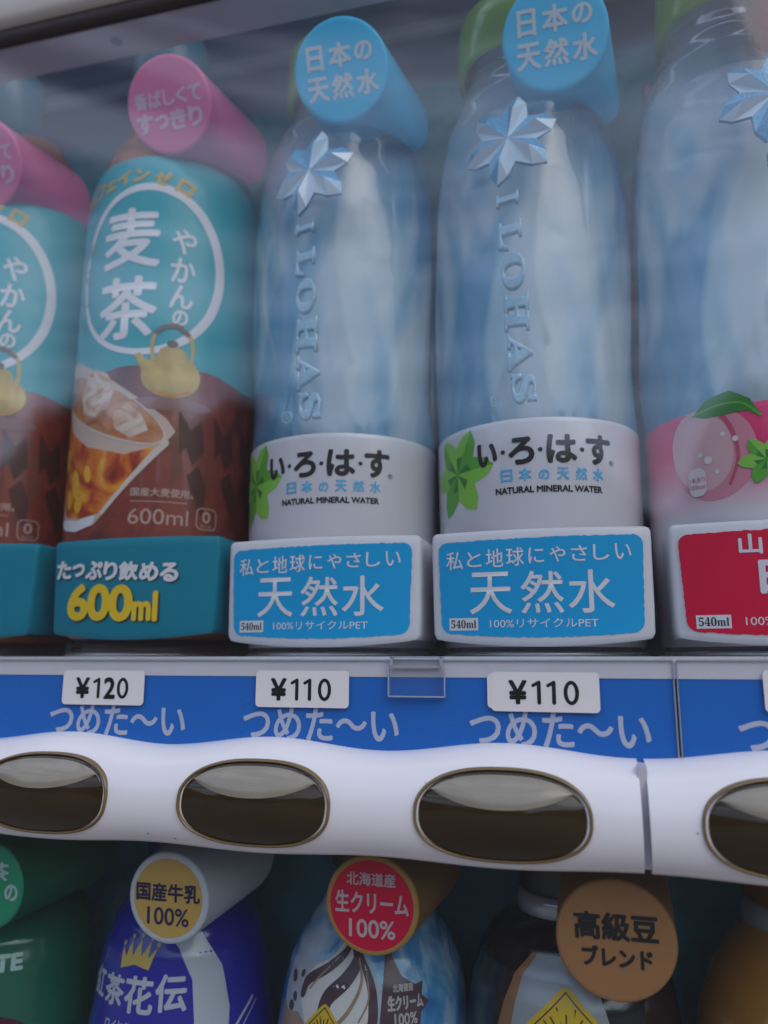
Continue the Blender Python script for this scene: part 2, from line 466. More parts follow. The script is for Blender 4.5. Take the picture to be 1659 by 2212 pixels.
# ------------------------------------------------------------------ selection button bars
def bar_profile(t):
    pts = [(0, 2.5), (.015, -2.0), (.05, -5.2), (.12, -8.4), (.25, -11.6), (.42, -13.6), (.60, -14.2), (.76, -13.4), (.87, -11.6), (.925, -10.0), (.94, -9.6), (.965, -8.6), (.985, -6.0), (1.0, 2.5)]
    for (a, p), (c, q) in zip(pts, pts[1:]):
        if t <= c:
            k = (t - a) / (c - a); return p + (q - p) * k
    return pts[-1][1]
BC = [-82.5, -10.2, 61.1, 132.8, 207.0, 279]
def wave(x):
    ks = min(BC, key=lambda c: abs(c - x)); return .5 + .5 * cos(2 * pi * (x - ks) / 72.0)
def bar_z(x): return -17.4 + 3.2 * wave(x), -46.2 - 1.3 * wave(x)
BARM = mat('bar_white', (.75, .735, .76), .22, coat=.35, var=.015)
LENS = mat('smoked_lens', (.034, .023, .010), .10, coat=.35, var=.3, spec=.35)
CRESCENTM = mat('crescent_grey', (.25, .225, .17), .22, coat=.6, var=.12, vscale=150)
RIM = mat('amber_rim', (.17, .115, .04), .16, coat=.5, var=.2)
def specks(m):
    t = m.node_tree; b = t.nodes['Principled BSDF']; src = b.inputs['Base Color'].links[0].from_socket
    tc = t.nodes.new('ShaderNodeTexCoord'); v = t.nodes.new('ShaderNodeTexVoronoi'); v.inputs['Scale'].default_value = 160
    n = t.nodes.new('ShaderNodeTexNoise'); n.inputs['Scale'].default_value = 35
    t.links.new(tc.outputs['Object'], v.inputs['Vector']); t.links.new(tc.outputs['Object'], n.inputs['Vector'])
    r = t.nodes.new('ShaderNodeMapRange'); r.inputs['From Min'].default_value = .035; r.inputs['From Max'].default_value = .075; r.inputs['To Min'].default_value = .8; r.inputs['To Max'].default_value = 0
    t.links.new(v.outputs['Distance'], r.inputs['Value'])
    g = t.nodes.new('ShaderNodeMath'); g.operation = 'GREATER_THAN'; g.inputs[1].default_value = .56; t.links.new(n.outputs['Fac'], g.inputs[0])
    mu = t.nodes.new('ShaderNodeMath'); mu.operation = 'MULTIPLY'; t.links.new(r.outputs[0], mu.inputs[0]); t.links.new(g.outputs[0], mu.inputs[1])
    mx = t.nodes.new('ShaderNodeMixRGB'); mx.inputs[2].default_value = (.10, .09, .10, 1)
    t.links.new(mu.outputs[0], mx.inputs[0]); t.links.new(src, mx.inputs[1]); t.links.new(mx.outputs[0], b.inputs['Base Color'])
specks(BARM)
def superell(w, h, n=72, e=2.4):
    r = []
    for i in range(n):
        a = 2 * pi * i / n; c, s_ = cos(a), sin(a)
        r.append((w * abs(c) ** (2 / e) * (1 if c > 0 else -1), h * abs(s_) ** (2 / e) * (1 if s_ > 0 else -1)))
    return r
def button_bar(x0, x1, label, centres):
    t = thing('button_bar', label, 'button bar', (x0, 0, -48), 0, 'white wavy button bars')
    mb = MB()
    ts = [0, .004, .015, .03, .05, .08, .12, .18, .25, .33, .42, .51, .60, .68, .76, .82, .87, .905, .925, .933, .94, .95, .965, .977, .985, .993, 1]
    mb.grid(lambda x, k: (x - x0, bar_profile(ts[k]), bar_z(x)[0] + (bar_z(x)[1] - bar_z(x)[0]) * ts[k] + 48), lin(x0, x1, int((x1 - x0) / 2.5)), list(range(len(ts))), flip=True)
    for xx, fl in ((x0, 0), (x1, 1)):
        q = [(xx - x0, bar_profile(tt), bar_z(xx)[0] + (bar_z(xx)[1] - bar_z(xx)[0]) * tt + 48) for tt in ts]
        mb.add(q, [tuple(range(len(q)))], 0, False)
    mb.build('bar_housing', BARM, t)
    for c in centres:
        zc = -32.1 + 48; xc = c - x0
        zt_, zb_ = bar_z(c)
        def bary(z): return bar_profile(max(.02, min(.98, (zt_ + 48 - z) / (zt_ - zb_))))
        e = superell(23.7, 12.1); n = len(e)
        rm = MB()
        ring = [(1.022, .8), (1.016, -.3), (1.002, -.75), (.982, -.9), (.962, -.7), (.948, .1), (.935, 1.0)]
        def rp(i, k):
            s_, dy = ring[k]; X, Z = e[i]; off = (s_ - 1) * 14
            z = zc + Z + Z / 12.1 * off
            return (xc + X + X / 23.7 * off, bary(z) + dy, z)
        rm.grid(rp, list(range(n)), list(range(len(ring))), 0, True)
        bt = rm.build('selection_button', RIM, t)
        ln = MB()
        ks = lin(0, 1, 16)
        ymid = bary(zc)
        def lp(i, k):
            r = ks[k] * .945; X, Z = e[i][0] * r, e[i][1] * r
            z = zc + Z
            yedge = bary(zc + e[i][1] * .945) - .15
            return (xc + X, ymid - 3.0 + (yedge - ymid + 3.0) * ks[k] ** 2, z)
        ln.grid(lp, list(range(n)), list(range(len(ks))), 0, True, flip=True)
        ln.build('lens', LENS, bt)
        wn = MB()  # grey crescent laid over the upper part of the lens
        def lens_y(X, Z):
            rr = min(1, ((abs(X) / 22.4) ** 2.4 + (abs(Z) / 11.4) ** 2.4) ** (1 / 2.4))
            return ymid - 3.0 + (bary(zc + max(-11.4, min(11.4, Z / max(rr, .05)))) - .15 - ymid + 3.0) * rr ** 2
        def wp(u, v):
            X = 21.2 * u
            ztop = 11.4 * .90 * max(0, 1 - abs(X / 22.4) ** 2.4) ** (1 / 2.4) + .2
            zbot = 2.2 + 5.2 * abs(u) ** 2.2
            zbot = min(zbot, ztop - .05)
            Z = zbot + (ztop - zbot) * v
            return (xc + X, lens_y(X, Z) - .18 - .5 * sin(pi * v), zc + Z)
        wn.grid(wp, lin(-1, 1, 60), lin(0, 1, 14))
        wn.build('lens_crescent', CRESCENTM, bt)
    return t
button_bar(-330, 168.9, 'wavy white button bar with smoked oval buttons, left of the gap', [BC[1], BC[2], BC[3], BC[0]])
button_bar(170.8, 420, 'wavy white button bar right of the gap, cut by the right edge', [BC[4]])
b = MB(); b.box(168.7, 171.0, -9, 1.6, -44, -18.5); jo = b.build('joint_strip', mat('joint_grey', (.50, .49, .55), .4), vm)

#BOTTLES
# ================================================================== top row: water bottles
def bottle_r(prof):
    def fr(z):
        if z <= prof[0][1]: return prof[0][0]
        for (r0, z0), (r1, z1) in zip(prof, prof[1:]):
            if z <= z1:
                k = (z - z0) / (z1 - z0); k = k * k * (3 - 2 * k) * .5 + k * .5
                return r0 + (r1 - r0) * k
        return prof[-1][0]
    return fr
WP = [(33.6, 0), (34.6, 3), (35.6, 40), (36.0, 76), (36.4, 84), (36.7, 110), (36.9, 140), (36.7, 165), (35.6, 182), (33.6, 195), (30.2, 207), (26.0, 217), (22.4, 225), (20.6, 231), (20.2, 236)]
_wr = bottle_r(WP)
def water_r(a, z):
    """bottle wall: soft facets that twist round the body above the label"""
    r = _wr(z)
    k = max(0, min(1, (z - 78) / 22)) * max(0, min(1, (222 - z) / 26))
    ph = a / (2 * pi) * 5 + (90 - z) / 190.0 - .05 * sin((z - 85) / 22.0) + .22
    q = (ph % 1) * 2 - 1
    return r - 2.6 * k * (1 - abs(q) ** 1.7) + .6 * k
def water_map(u, v, h):
    a = u / 36.4; r = water_r(a, v) + h; return (r * sin(a), -r * cos(a), v)

# backing sheet: pale and blue patches put refracted light into the colour
def water_mat():
    m = bpy.data.materials.new('backing_patches'); m.use_nodes = True
    t = m.node_tree; b = t.nodes['Principled BSDF']
    tc = t.nodes.new('ShaderNodeTexCoord'); mp = t.nodes.new('ShaderNodeMapping'); mp.inputs['Scale'].default_value = (26, 26, 9)
    mp.inputs['Rotation'].default_value = (0, .35, 0)
    t.links.new(tc.outputs['Object'], mp.inputs[0])
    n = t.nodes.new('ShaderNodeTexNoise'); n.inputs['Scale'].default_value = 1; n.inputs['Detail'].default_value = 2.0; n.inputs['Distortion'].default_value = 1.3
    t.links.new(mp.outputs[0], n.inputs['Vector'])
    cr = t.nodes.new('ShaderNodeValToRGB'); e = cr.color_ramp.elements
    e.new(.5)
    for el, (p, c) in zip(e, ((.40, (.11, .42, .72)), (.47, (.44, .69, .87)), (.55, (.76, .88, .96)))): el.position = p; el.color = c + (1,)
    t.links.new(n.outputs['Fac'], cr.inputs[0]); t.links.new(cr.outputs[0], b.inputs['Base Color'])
    b.inputs['Roughness'].default_value = .3
    b.inputs['Transmission Weight'].default_value = .15; b.inputs['IOR'].default_value = 1.33
    return m
PET = water_mat()
def shell_mat():
    m = bpy.data.materials.new('clear_shell'); m.use_nodes = True
    t = m.node_tree; t.nodes.clear()
    o = t.nodes.new('ShaderNodeOutputMaterial')
    g = t.nodes.new('ShaderNodeBsdfGlass'); g.inputs['Color'].default_value = (.95, .98, 1, 1); g.inputs['IOR'].default_value = 1.22; g.inputs['Roughness'].default_value = .02
    gl = t.nodes.new('ShaderNodeBsdfGlossy'); gl.inputs['Roughness'].default_value = .04
    fr = t.nodes.new('ShaderNodeFresnel'); fr.inputs[0].default_value = 1.55
    ge = t.nodes.new('ShaderNodeNewGeometry'); iv = t.nodes.new('ShaderNodeMath'); iv.operation = 'SUBTRACT'; iv.inputs[0].default_value = 1
    mu = t.nodes.new('ShaderNodeMath'); mu.operation = 'MULTIPLY'
    mx = t.nodes.new('ShaderNodeMixShader')
    t.links.new(ge.outputs['Backfacing'], iv.inputs[1]); t.links.new(fr.outputs[0], mu.inputs[0]); t.links.new(iv.outputs[0], mu.inputs[1])
    t.links.new(mu.outputs[0], mx.inputs[0]); t.links.new(g.outputs[0], mx.inputs[1]); t.links.new(gl.outputs[0], mx.inputs[2])
    t.links.new(mx.outputs[0], o.inputs[0])
    return m
SHELL = shell_mat()
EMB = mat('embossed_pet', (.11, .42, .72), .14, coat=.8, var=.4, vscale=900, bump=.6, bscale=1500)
EMBL = mat('letter_pet', (.30, .51, .69), .10, coat=1., alpha=.93, var=.35, vscale=700)
CAPG = mat('cap_green', (.30, .58, .05), .25, coat=.5, var=.05)
NECK = mat('neck_clear', (.36, .42, .50), .10, coat=.8, trans=.5)
LABELW = mat('label_white', (.64, .63, .69), .25, coat=.4, var=.02)

def petals(R, n=6, a0=90.):
    out = []
    for k in range(n):
        a = radians(a0 + 360 / n * k)
        pt = lambda r, d: (R * r * cos(a + d), R * r * sin(a + d))
        out.append(((0, 0), pt(.58, .52), pt(.84, .25), pt(1, .03), pt(.84, -.22), pt(.58, -.52)))
    return out

def add_flower(mb, fmap, cu, cv, R, h, mis, a0=95., raised=0.):
    for k, (c, l, bl, tip, br, r) in enumerate(petals(R, 6, a0)):
        sh = lambda p: (cu + p[0], cv + p[1])
        if not raised:
            press(mb, fill2d([[sh(c), sh(l), sh(bl), sh(tip)]]), fmap, mis[0] if k % 2 else mis[1], h, 2.)
            press(mb, fill2d([[sh(c), sh(tip), sh(br), sh(r)]]), fmap, mis[1] if k % 3 else mis[0], h, 2.)
            press(mb, fill2d([[sh(c), sh((l[0] * .62, l[1] * .62)), sh((tip[0] * .42, tip[1] * .42))]]), fmap, mis[2], h + .06, 2.)
            continue
        f = lambda p, hh: fmap(cu + p[0], cv + p[1], hh)
        mid = (tip[0] * .55, tip[1] * .55)
        V = [f(c, h + raised * .1), f(l, h), f(bl, h), f(tip, h), f(br, h), f(r, h), f(mid, h + raised)]
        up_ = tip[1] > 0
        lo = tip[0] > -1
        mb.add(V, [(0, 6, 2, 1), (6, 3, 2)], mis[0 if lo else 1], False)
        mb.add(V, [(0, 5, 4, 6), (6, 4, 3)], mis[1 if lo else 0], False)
        B = [f(l, -1.2), f(bl, -1.2), f(tip, -1.2), f(br, -1.2), f(r, -1.2)]
        o = V[1:6] + B
        mb.add(o, [(i, i + 1, i + 6, i + 5) for i in range(4)], mis[0], False)

def water_bottle(loc, label, kind='water'):
    t = thing('water_bottle', label, 'bottle', loc, 0, 'clear water bottles on the top shelf')
    mb = MB(); us = [2 * pi * i / 120 for i in range(120)]
    zs = lin(0, 78, 10) + lin(80, 222, 72) + lin(223, 236, 8)
    mb.grid(lambda a, z: (water_r(a, z) * sin(a), -water_r(a, z) * cos(a), z), us, zs, 0, True)
    mb.f.append(tuple(range(119, -1, -1))); mb.mi.append(0); mb.sm.append(False)
    body = mb.build('bottle_body', SHELL, t)
    mb = MB(); zc_ = lin(60, 236, 60)
    mb.grid(lambda u, z: ((_wr(z) - 1.6) * sin(u * pi / 2), 8 - .62 * (_wr(z) - 1.6) * cos(u * pi / 2), z), lin(-1, 1, 60), zc_, 0)
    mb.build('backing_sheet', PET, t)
    # raised flower and letters
    du = 13.0 if kind == 'peach' else 0.0
    emap = lambda u, v, h: water_map(u + du, v, h)
    mb = MB(); add_flower(mb, emap, -4.5, 180.5, 18.6, .7, (0, 1), 75., 3.4)
    mb.build('embossed_flower', [EMB, mat('emboss_lit', (.60, .76, .90), .15, coat=.8)], body)  # lower petal halves bright, upper ones dark: shading put into the colour
    mb = MB()
    zz = [(158, 153.5), (147, 136.2), (135.0, 121), (119.4, 106.2), (104.6, 92.0), (91.2, 80.8)]
    for k, (ch, (za, zb)) in enumerate(zip('𝐈𝐋𝐎𝐇𝐀𝐒', zz)):
        cu = -5.2 + k * .75
        v, f = text2d(ch, (-(za - zb) / 2, -4.1, (za - zb) / 2, 4.1), 0, False, .7, .4)
        zm = (za + zb) / 2
        # letters run down the bottle, tops to the right
        press(mb, ([(cu + p[1], zm - p[0], p[2]) for p in v], f), emap, 0, .35, 2.5)
    press(mb, fill2d([ellipse(-10.5, 83, 2.3, 2.3, 24), ellipse(-10.5, 83, 1.7, 1.7, 24)]), emap, 0, .5, 1.5)
    press(mb, text2d('R', (-11.4, 81.9, -9.6, 84.1)), emap, 0, .5, 1.5)
    mb.build('embossed_lettering', EMBL, body)
    # label
    mb = MB(); us2 = [2 * pi * i / 120 for i in range(120)]
    zl = [2, 2.2, 40, 74.2, 75.6, 76.0, 75.8]; rr = [0, .45, .45, .45, .4, .1, -.3]
    mb.grid(lambda a, k: ((_wr(zl[k]) + rr[k]) * sin(a), -(_wr(zl[k]) + rr[k]) * cos(a), zl[k]), us2, list(range(len(zl))), 0, True)
    lm = lambda u, v, h: ((_wr(v) + .45 + h) * sin(u / 36.4), -(_wr(v) + .45 + h) * cos(u / 36.4), v)
    if kind == 'water':
        lab = mb.build('label', LABELW, t)
        p = MB()
        for ch, a, c, z0, z1 in (('い', -18.3, -11.6, 61.2, 68.6), ('ろ', -6.9, .8, 60.8, 69.2), ('は', 5.4, 14.6, 60.8, 69.6), ('す', 18.6, 27.2, 60.6, 70)):
            press(p, text2d(ch, (a, z0, c, z1), .42), lm, 0, .12, 2.)
        for c in (-9.2, 3.1, 16.8): press(p, fill2d([ellipse(c, 65, .75, .75, 16)]), lm, 0, .12, 1.5)
        press(p, text2d('®', (27.0, 60.4, 28.8, 62.2)), lm, 0, .12, 2.)
        for k, ch in enumerate('日本の天然水'):
            c = -8.2 + k * 6.1; press(p, text2d(ch, (c - 1.9, 55, c + 1.9, 58.9) if ch != 'の' else (c - 1.6, 55.1, c + 1.6, 58.2), .14), lm, 1, .12, 2.)
        press(p, text2d('NATURAL MINERAL WATER', (-12, 51, 23.5, 53), .12), lm, 0, .12, 2.)
        p.build('lettering', [BLACK, CYANINK], lab)
        p = MB(); add_flower(p, lm, -28.5, 60.5, 16, .12, (0, 1, 2), 62.)
        p.build('leaf_mark', [LEAF1, LEAF2, LEAF3], lab)
    else:
        lab = mb.build('label', PINKLAB, t)
        p = MB()
        press(p, fill2d([ellipse(-20, 61.5, 13.6, 15)]), lm, 0, .10, 2.)
        press(p, fill2d([ellipse(-23.5, 63, 10.2, 13.2, rot=.15)]), lm, 1, .16, 2.)
        press(p, stroke2d([(-19, 76), (-14, 70), (-12, 60), (-15, 51)], lambda t: 1.4 - .6 * t), lm, 2, .22, 2.)
        press(p, fill2d([[(-25, 74.5), (-20, 79), (-13, 80.5), (-7.5, 77), (-4.5, 71), (-9, 73.5), (-16, 73), (-21, 73)]]), lm, 3, .26, 2.)
        press(p, stroke2d([(-25, 74.5), (-17, 76.4), (-10, 76), (-5, 71.5)], .7), lm, 4, .32, 2.)
        random.seed(3)
        for x, z, r in ((-21, 59.5, 1.3), (-23.5, 61.5, .8), (-16, 67, .8), (-18.5, 55.5, .8), (-12.5, 65, .9), (-25, 57, .7)):
            press(p, fill2d([ellipse(x, z, r, r, 16)]), lm, 5, .32, 1.5)
        press(p, fill2d([rrect(-28, 48.5, -22.2, 57.5, 2.2)]), lm, 5, .36, 1.5)
        press(p, text2d('1本当り', (-27.6, 53, -22.6, 54.6)), lm, 2, .42, 1.5)
        press(p, text2d('103kcal', (-27.6, 50.8, -22.6, 52.2)), lm, 2, .42, 1.5)
        p.build('peach_picture', [mat('peach_deep', (.66, .25, .33), .35), mat('peach_pale', (.68, .42, .46), .35), mat('peach_line', (.55, .08, .16), .35), LEAF3, LEAF1, mat('dew', (.74, .66, .70), .2)], lab)
        p = MB(); add_flower(p, lm, -4.5, 57.5, 8, .42, (0, 1, 2), 62.)
        p.build('leaf_mark', [LEAF1, LEAF2, LEAF3], lab)
    # neck and cap
    mb = MB(); mb.lathe([(20.2, 233.5), (20.0, 236), (20.6, 237), (20.6, 239)], 64)
    mb.build('neck', mat('neck_pet', (.40, .45, .56), .15, coat=.6), t)
    mb = MB(); n = 96
    us3 = [2 * pi * i / n for i in range(n)]
    cp = [(20.4, 231.4), (22.6, 231.2), (22.9, 232), (22.7, 247), (22.0, 254), (20.6, 256.4), (18.5, 257.2), (0.1, 257.3)]
    mb.grid(lambda a, k: ((cp[k][0] + (.12 * cos(a * 48) if 2 <= k <= 3 else 0)) * sin(a) - 3.5, -(cp[k][0] + (.12 * cos(a * 48) if 2 <= k <= 3 else 0)) * cos(a), cp[k][1]), us3, list(range(len(cp))), 0, True)
    mb.build('cap', CAPG, t)
    mb = MB(); mb.lathe([(35.2, -1.0), (35.6, -.4), (35.2, .4), (33.6, .6)], 72); mb.build('base_rim', mat('rim_steel', (.55, .55, .58), .2, metal=.7), t)
    return t
def pink_label():
    m = bpy.data.materials.new('pink_label'); m.use_nodes = True
    t = m.node_tree; b = t.nodes['Principled BSDF']; b.inputs['Roughness'].default_value = .25; b.inputs['Coat Weight'].default_value = .4
    tc = t.nodes.new('ShaderNodeTexCoord'); s_ = t.nodes.new('ShaderNodeSeparateXYZ'); t.links.new(tc.outputs['Object'], s_.inputs[0])
    mr = t.nodes.new('ShaderNodeMapRange'); mr.inputs['From Min'].default_value = .042; mr.inputs['From Max'].default_value = .062
    t.links.new(s_.outputs['Z'], mr.inputs['Value'])
    cr = t.nodes.new('ShaderNodeValToRGB'); cr.color_ramp.elements[0].color = (.72, .68, .74, 1); cr.color_ramp.elements[1].color = (.74, .02, .16, 1)
    t.links.new(mr.outputs[0], cr.inputs[0]); t.links.new(cr.outputs[0], b.inputs['Base Color'])
    return m
PINKLAB = pink_label()
BZ = 11.2
water_bottle((67.5, YB, BZ), 'clear water bottle with white label between the teal tea bottle and its twin')
water_bottle((142.3, YB, BZ), 'clear water bottle with white label between its twin and the pink peach bottle')
water_bottle((216.5, YB, BZ), 'clear bottle with pink peach label at the right edge', 'peach')
for ch in bpy.data.objects:
    if ch.parent and ch.parent.get('label', '').startswith('clear bottle with pink') and ch.name.startswith('cap'): ch.location = (4 * S, 0, 2.5 * S)

# ================================================================== top row: barley tea bottles
TP = [(29, 0), (30, 6.4), (36.6, 7.4), (36.9, 9), (36.9, 178), (36.4, 188), (34.6, 197), (33.6, 199.5), (32.6, 204), (29.5, 213), (25.5, 221), (20, 230), (15.6, 236), (13, 241)]
_tr = bottle_r(TP)
TEA = mat('tea_brown', (.42, .13, .045), .12, coat=.6, var=.2)
WOOD = ramp_mat('wood_print', [(.25, (.05, .018, .012)), (.42, (.16, .032, .020)), (.60, (.26, .045, .026)), (.78, (.20, .07, .04))], (45, 45, 26), .3, 5, 2.2, .4)
TEAPIC = ramp_mat('iced_tea_print', [(.30, (.13, .010, .006)), (.44, (.42, .045, .008)), (.55, (.70, .20, .012)), (.67, (.80, .42, .02)), (.80, (.60, .10, .01))], (85, 85, 70), .3, 4, 1.0, .4)
ICE = ramp_mat('ice_print', [(.32, (.45, .20, .12)), (.46, (.62, .40, .28)), (.60, (.70, .62, .56)), (.75, (.50, .26, .14))], (90, 90, 120), .3, 4, 1.5, .4)
KETTLE = ramp_mat('kettle_print', [(.34, (.26, .17, .008)), (.50, (.44, .29, .015)), (.68, (.60, .42, .08))], (60, 60, 60), .3, 2, .5, .4)
TABLE = mat('tray_print', (.26, .13, .12), .35)
def tea_bottle():
    t = thing('tea_bottle', 'teal and brown tea bottle with a printed kettle, next to a clear bottle', 'bottle', (-12, YB, BZ), 0, 'barley tea bottles')
    mb = MB(); mb.lathe([(_tr(z), z) for z in lin(0, 10, 5) + lin(12, 178, 14) + lin(180, 241, 32)], 96); mb.build('bottle_body', TEA, t)
    mb = MB(); mb.lathe([(30.2, -.8), (30.6, 0), (31.2, 6.6), (29, 7)], 72); mb.build('base_cup', mat('base_dark', (.03, .032, .036), .2, coat=.5), t)
    tm = lambda u, v, h: ((_tr(v) + .4 + h) * sin(u / 36.9), -(_tr(v) + .4 + h) * cos(u / 36.9), v)
    mb = MB(); us = [2 * pi * i / 96 for i in range(96)]
    zs = [104, 107] + lin(112, 180, 6) + lin(182, 198, 9) + [199.6]
    edge = lambda a: 107 + 1.2 * sin(3 * a) + .8 * sin(7 * a + 1)
    mb.grid(lambda a, z: ((_tr(z) + .4) * sin(a), -(_tr(z) + .4) * cos(a), edge(a) if z == 104 else max(z, edge(a) + (.2 if z == 107 else 0))), us, zs, 0, True)
    mb.grid(lambda a, z: ((_tr(min(z, 107)) + .4) * sin(a), -(_tr(min(z, 107)) + .4) * cos(a), edge(a) if z == 104 else z), us, [7.8, 9] + lin(12, 100, 6) + [104], 1, True)
    lab = mb.build('label', [TEAL, WOOD], t)
    p = MB()                                                         # ring
    ring_o = ellipse(8.5, 149, 31.5, 36.5, 72); ring_i = ellipse(7.6, 148.6, 28.4, 33.6, 72)
    press(p, fill2d([ring_o, ring_i]), tm, 0, .14, 2.)
    for body, box, bold in (('麦', (-9.5, 149.5, 13.5, 174), .62), ('茶', (-10, 119.5, 13.5, 144.5), .62)):
        press(p, text2d(body, box, bold), tm, 0, .14, 2.)
    for ch, (z0, z1), (a, c) in zip('やかんの', ((155.5, 166), (143.5, 153.5), (132.5, 142), (125.5, 131.5)), ((18.5, 27.5), (18.5, 27.5), (18.5, 27), (20, 25.5))):
        press(p, text2d(ch, (a, z0, c, z1), .25), tm, 0, .14, 2.)
    for k, ch in enumerate('香ばしい'):
        press(p, text2d(ch, (-23.5, 158 - k * 10.5, -18.5, 165.5 - k * 10.5), .1), tm, 2, .14, 2.)
    for ch, u, z, rot in (('カ', -23.5, 183.6, 28), ('フ', -16.5, 186.6, 20), ('ェ', -10.2, 187.6, 12), ('イ', -3.4, 189.2, 6), ('ン', 4.4, 189.4, -4), ('ゼ', 13.2, 187.8, -13), ('ロ', 22.2, 184.4, -24)):
        v, f = text2d(ch, (-3, -3, 3, 3) if ch != 'ェ' else (-2.4, -2.6, 2.4, 1.4), .4); a = radians(rot)
        press(p, ([(u + q[0] * cos(a) - q[1] * sin(a), z + q[0] * sin(a) + q[1] * cos(a), q[2]) for q in v], f), tm, 1, .14, 2.)
    p.build('lettering', [INKW, GOLDINK, mat('faint_ink', (.20, .42, .48), .4)], lab)
    tm0 = tm; tm = lambda u, v, h: tm0(-34 + (u + 34) * .93, 49 + (v - 49) * 1.05, h)
    p = MB()                                                         # the printed glass of iced tea
    press(p, fill2d([[(-36, 108)] + [(-38 + 1.2 * k, 110.5 - .004 * k * k * 8) for k in range(0)] + [(-37, 110.5), (-33, 112.6), (-25, 112), (-14, 107.5), (0, 100.5), (14, 92), (24, 85.5), (27.5, 81), (26, 79), (12, 64), (-1, 49.5), (-4, 47), (-14, 45.2), (-24, 46.6), (-28.6, 49.5)]]), tm, 0, .12, 2.)
    press(p, fill2d([[(-36.5, 107), (-34, 96), (-24, 84), (-10, 76), (8, 72), (20, 75), (10, 63), (-2, 51), (-12, 49.8), (-23, 51.4), (-27.5, 54.5)]]), tm, 1, .18, 2.)
    press(p, fill2d([ellipse(-6, 91, 31.5, 8.2, 48, rot=-.42)]), tm, 6, .22, 2.)
    press(p, fill2d([[(-17, 96), (-14, 103), (-9, 105.5), (-2, 103), (2, 97.5), (0, 91), (-7, 87), (-14, 89)]]), tm, 2, .25, 2.)
    press(p, fill2d([[(2, 88), (8, 91), (14, 87), (17, 81), (10, 78), (3, 82)]]), tm, 2, .25, 2.)
    press(p, fill2d([ellipse(-6, 91, 32.4, 9.2, 48, rot=-.42), ellipse(-6, 91.2, 31.6, 8.5, 48, rot=-.42)]), tm, 3, .27, 2.)
    for q in (((-28, 74), 2.2, 5), ((-17, 63), 3, 6), ((-22, 58), 2.4, 4), ((-9, 66), 2, 3.4), ((-14, 55), 2.6, 3)):
        press(p, fill2d([ellipse(q[0][0], q[0][1], q[1], q[2], 14, rot=.3)]), tm, 7, .21, 2.)
    press(p, stroke2d([(24, 76.5), (13, 65), (0, 51)], lambda t: 2.6 - 1.2 * t), tm, 3, .27, 2.)
    press(p, fill2d([[(-27.8, 51), (-14, 49.2), (-3, 50.4), (-4.4, 47), (-14, 45.2), (-24, 46.6), (-28.4, 49)]]), tm, 5, .27, 2.)
    p.build('glass_picture', [mat('glass_print', (.60, .46, .40), .3), TEAPIC, ICE, mat('glint_print', (.66, .56, .50), .3), KETTLE, INKW, ramp_mat('tea_top_print', [(.30, (.22, .05, .02)), (.48, (.48, .17, .06)), (.62, (.55, .28, .14)), (.76, (.34, .08, .02))], (75, 75, 110), .3, 4, 1.2, .4), mat('tea_glow_print', (.80, .42, .03), .3, var=.3, vscale=200)], lab)
    tm = tm0
    p = MB()                                                         # dark gaps between the printed planks
    for x0 in (24, 38, 52, 66, -48, -62, -76, -90):
        press(p, fill2d([[(x0, 92), (x0 + 5, 84), (x0 + 9, 88), (x0 + 10.5, 76), (x0 + 6, 70), (x0 + 3.4, 77), (x0 + 1, 74)]]), tm, 0, .08, 2.)
        press(p, fill2d([[(x0 + 4, 66), (x0 + 8.6, 70.5), (x0 + 12, 62), (x0 + 11, 50), (x0 + 8, 56), (x0 + 6, 60)]]), tm, 0, .08, 2.)
        press(p, fill2d([[(x0 - 4, 84), (x0 + 1.5, 78), (x0 + 2.5, 68), (x0 - 2, 60), (x0 - 1.5, 72)]]), tm, 1, .07, 2.)
    p.build('plank_picture', [mat('plank_dark', (.075, .022, .016), .35), mat('plank_lit', (.17, .05, .03), .35, var=.2)], lab)
    tm = lambda u, v, h: tm0(20.5 + (u - 26) * .95, v, h)
    p = MB()                                                         # the printed kettle on its tray
    press(p, fill2d([ellipse(26, 93.2, 17, 2.6, 40)]), tm, 2, .16, 2.)
    press(p, fill2d([ellipse(26, 104.5, 11.6, 8.8, 48)]), tm, 0, .22, 2.)
    press(p, fill2d([[(20, 111), (32.5, 111), (31, 115), (28.5, 116.2), (23.5, 116.2), (21.4, 115)]]), tm, 0, .25, 2.)
    press(p, fill2d([ellipse(26, 117.3, 2.2, 1.6, 20)]), tm, 1, .28, 2.)
    press(p, fill2d([[(16, 103), (13.2, 109), (11.2, 112.5), (13.6, 113.4), (16, 111), (18.5, 108.5)]]), tm, 0, .25, 2.)
    press(p, stroke2d([(18.6, 111), (18.4, 119), (22, 124), (27.5, 125), (32.6, 121.5), (34, 115), (33.5, 110.5)], 1.5), tm, 3, .30, 2.)
    press(p, stroke2d([(19.6, 121.8), (23, 124.2), (28, 124.6), (31.8, 122)], 1.9), tm, 1, .33, 2.)
    press(p, stroke2d([(19.5, 98.5), (26, 96.6), (33, 98.8)], 1.0), tm, 4, .30, 2.)
    p.build('kettle_picture', [KETTLE, mat('handle_print', (.16, .12, .11), .4), TABLE, mat('brass_print', (.55, .40, .12), .35), mat('orange_print', (.55, .20, .03), .35)], lab)
    tm = tm0
    p = MB()
    press(p, text2d('国産大麦使用。', (8.5, 57.3, 31, 60.4), .1), tm, 0, .14, 2.)
    press(p, text2d('600ml', (8, 46.8, 29.5, 52.6)), tm, 0, .14, 2.)
    press(p, fill2d([rrect(8.5, 55.2, 29, 55.5, .1)]), tm, 0, .14, 2.)
    press(p, fill2d([rrect(32.5, 46, 41, 54.4, 2.2), rrect(32.9, 46.4, 40.6, 54, 1.9)]), tm, 0, .14, 2.)
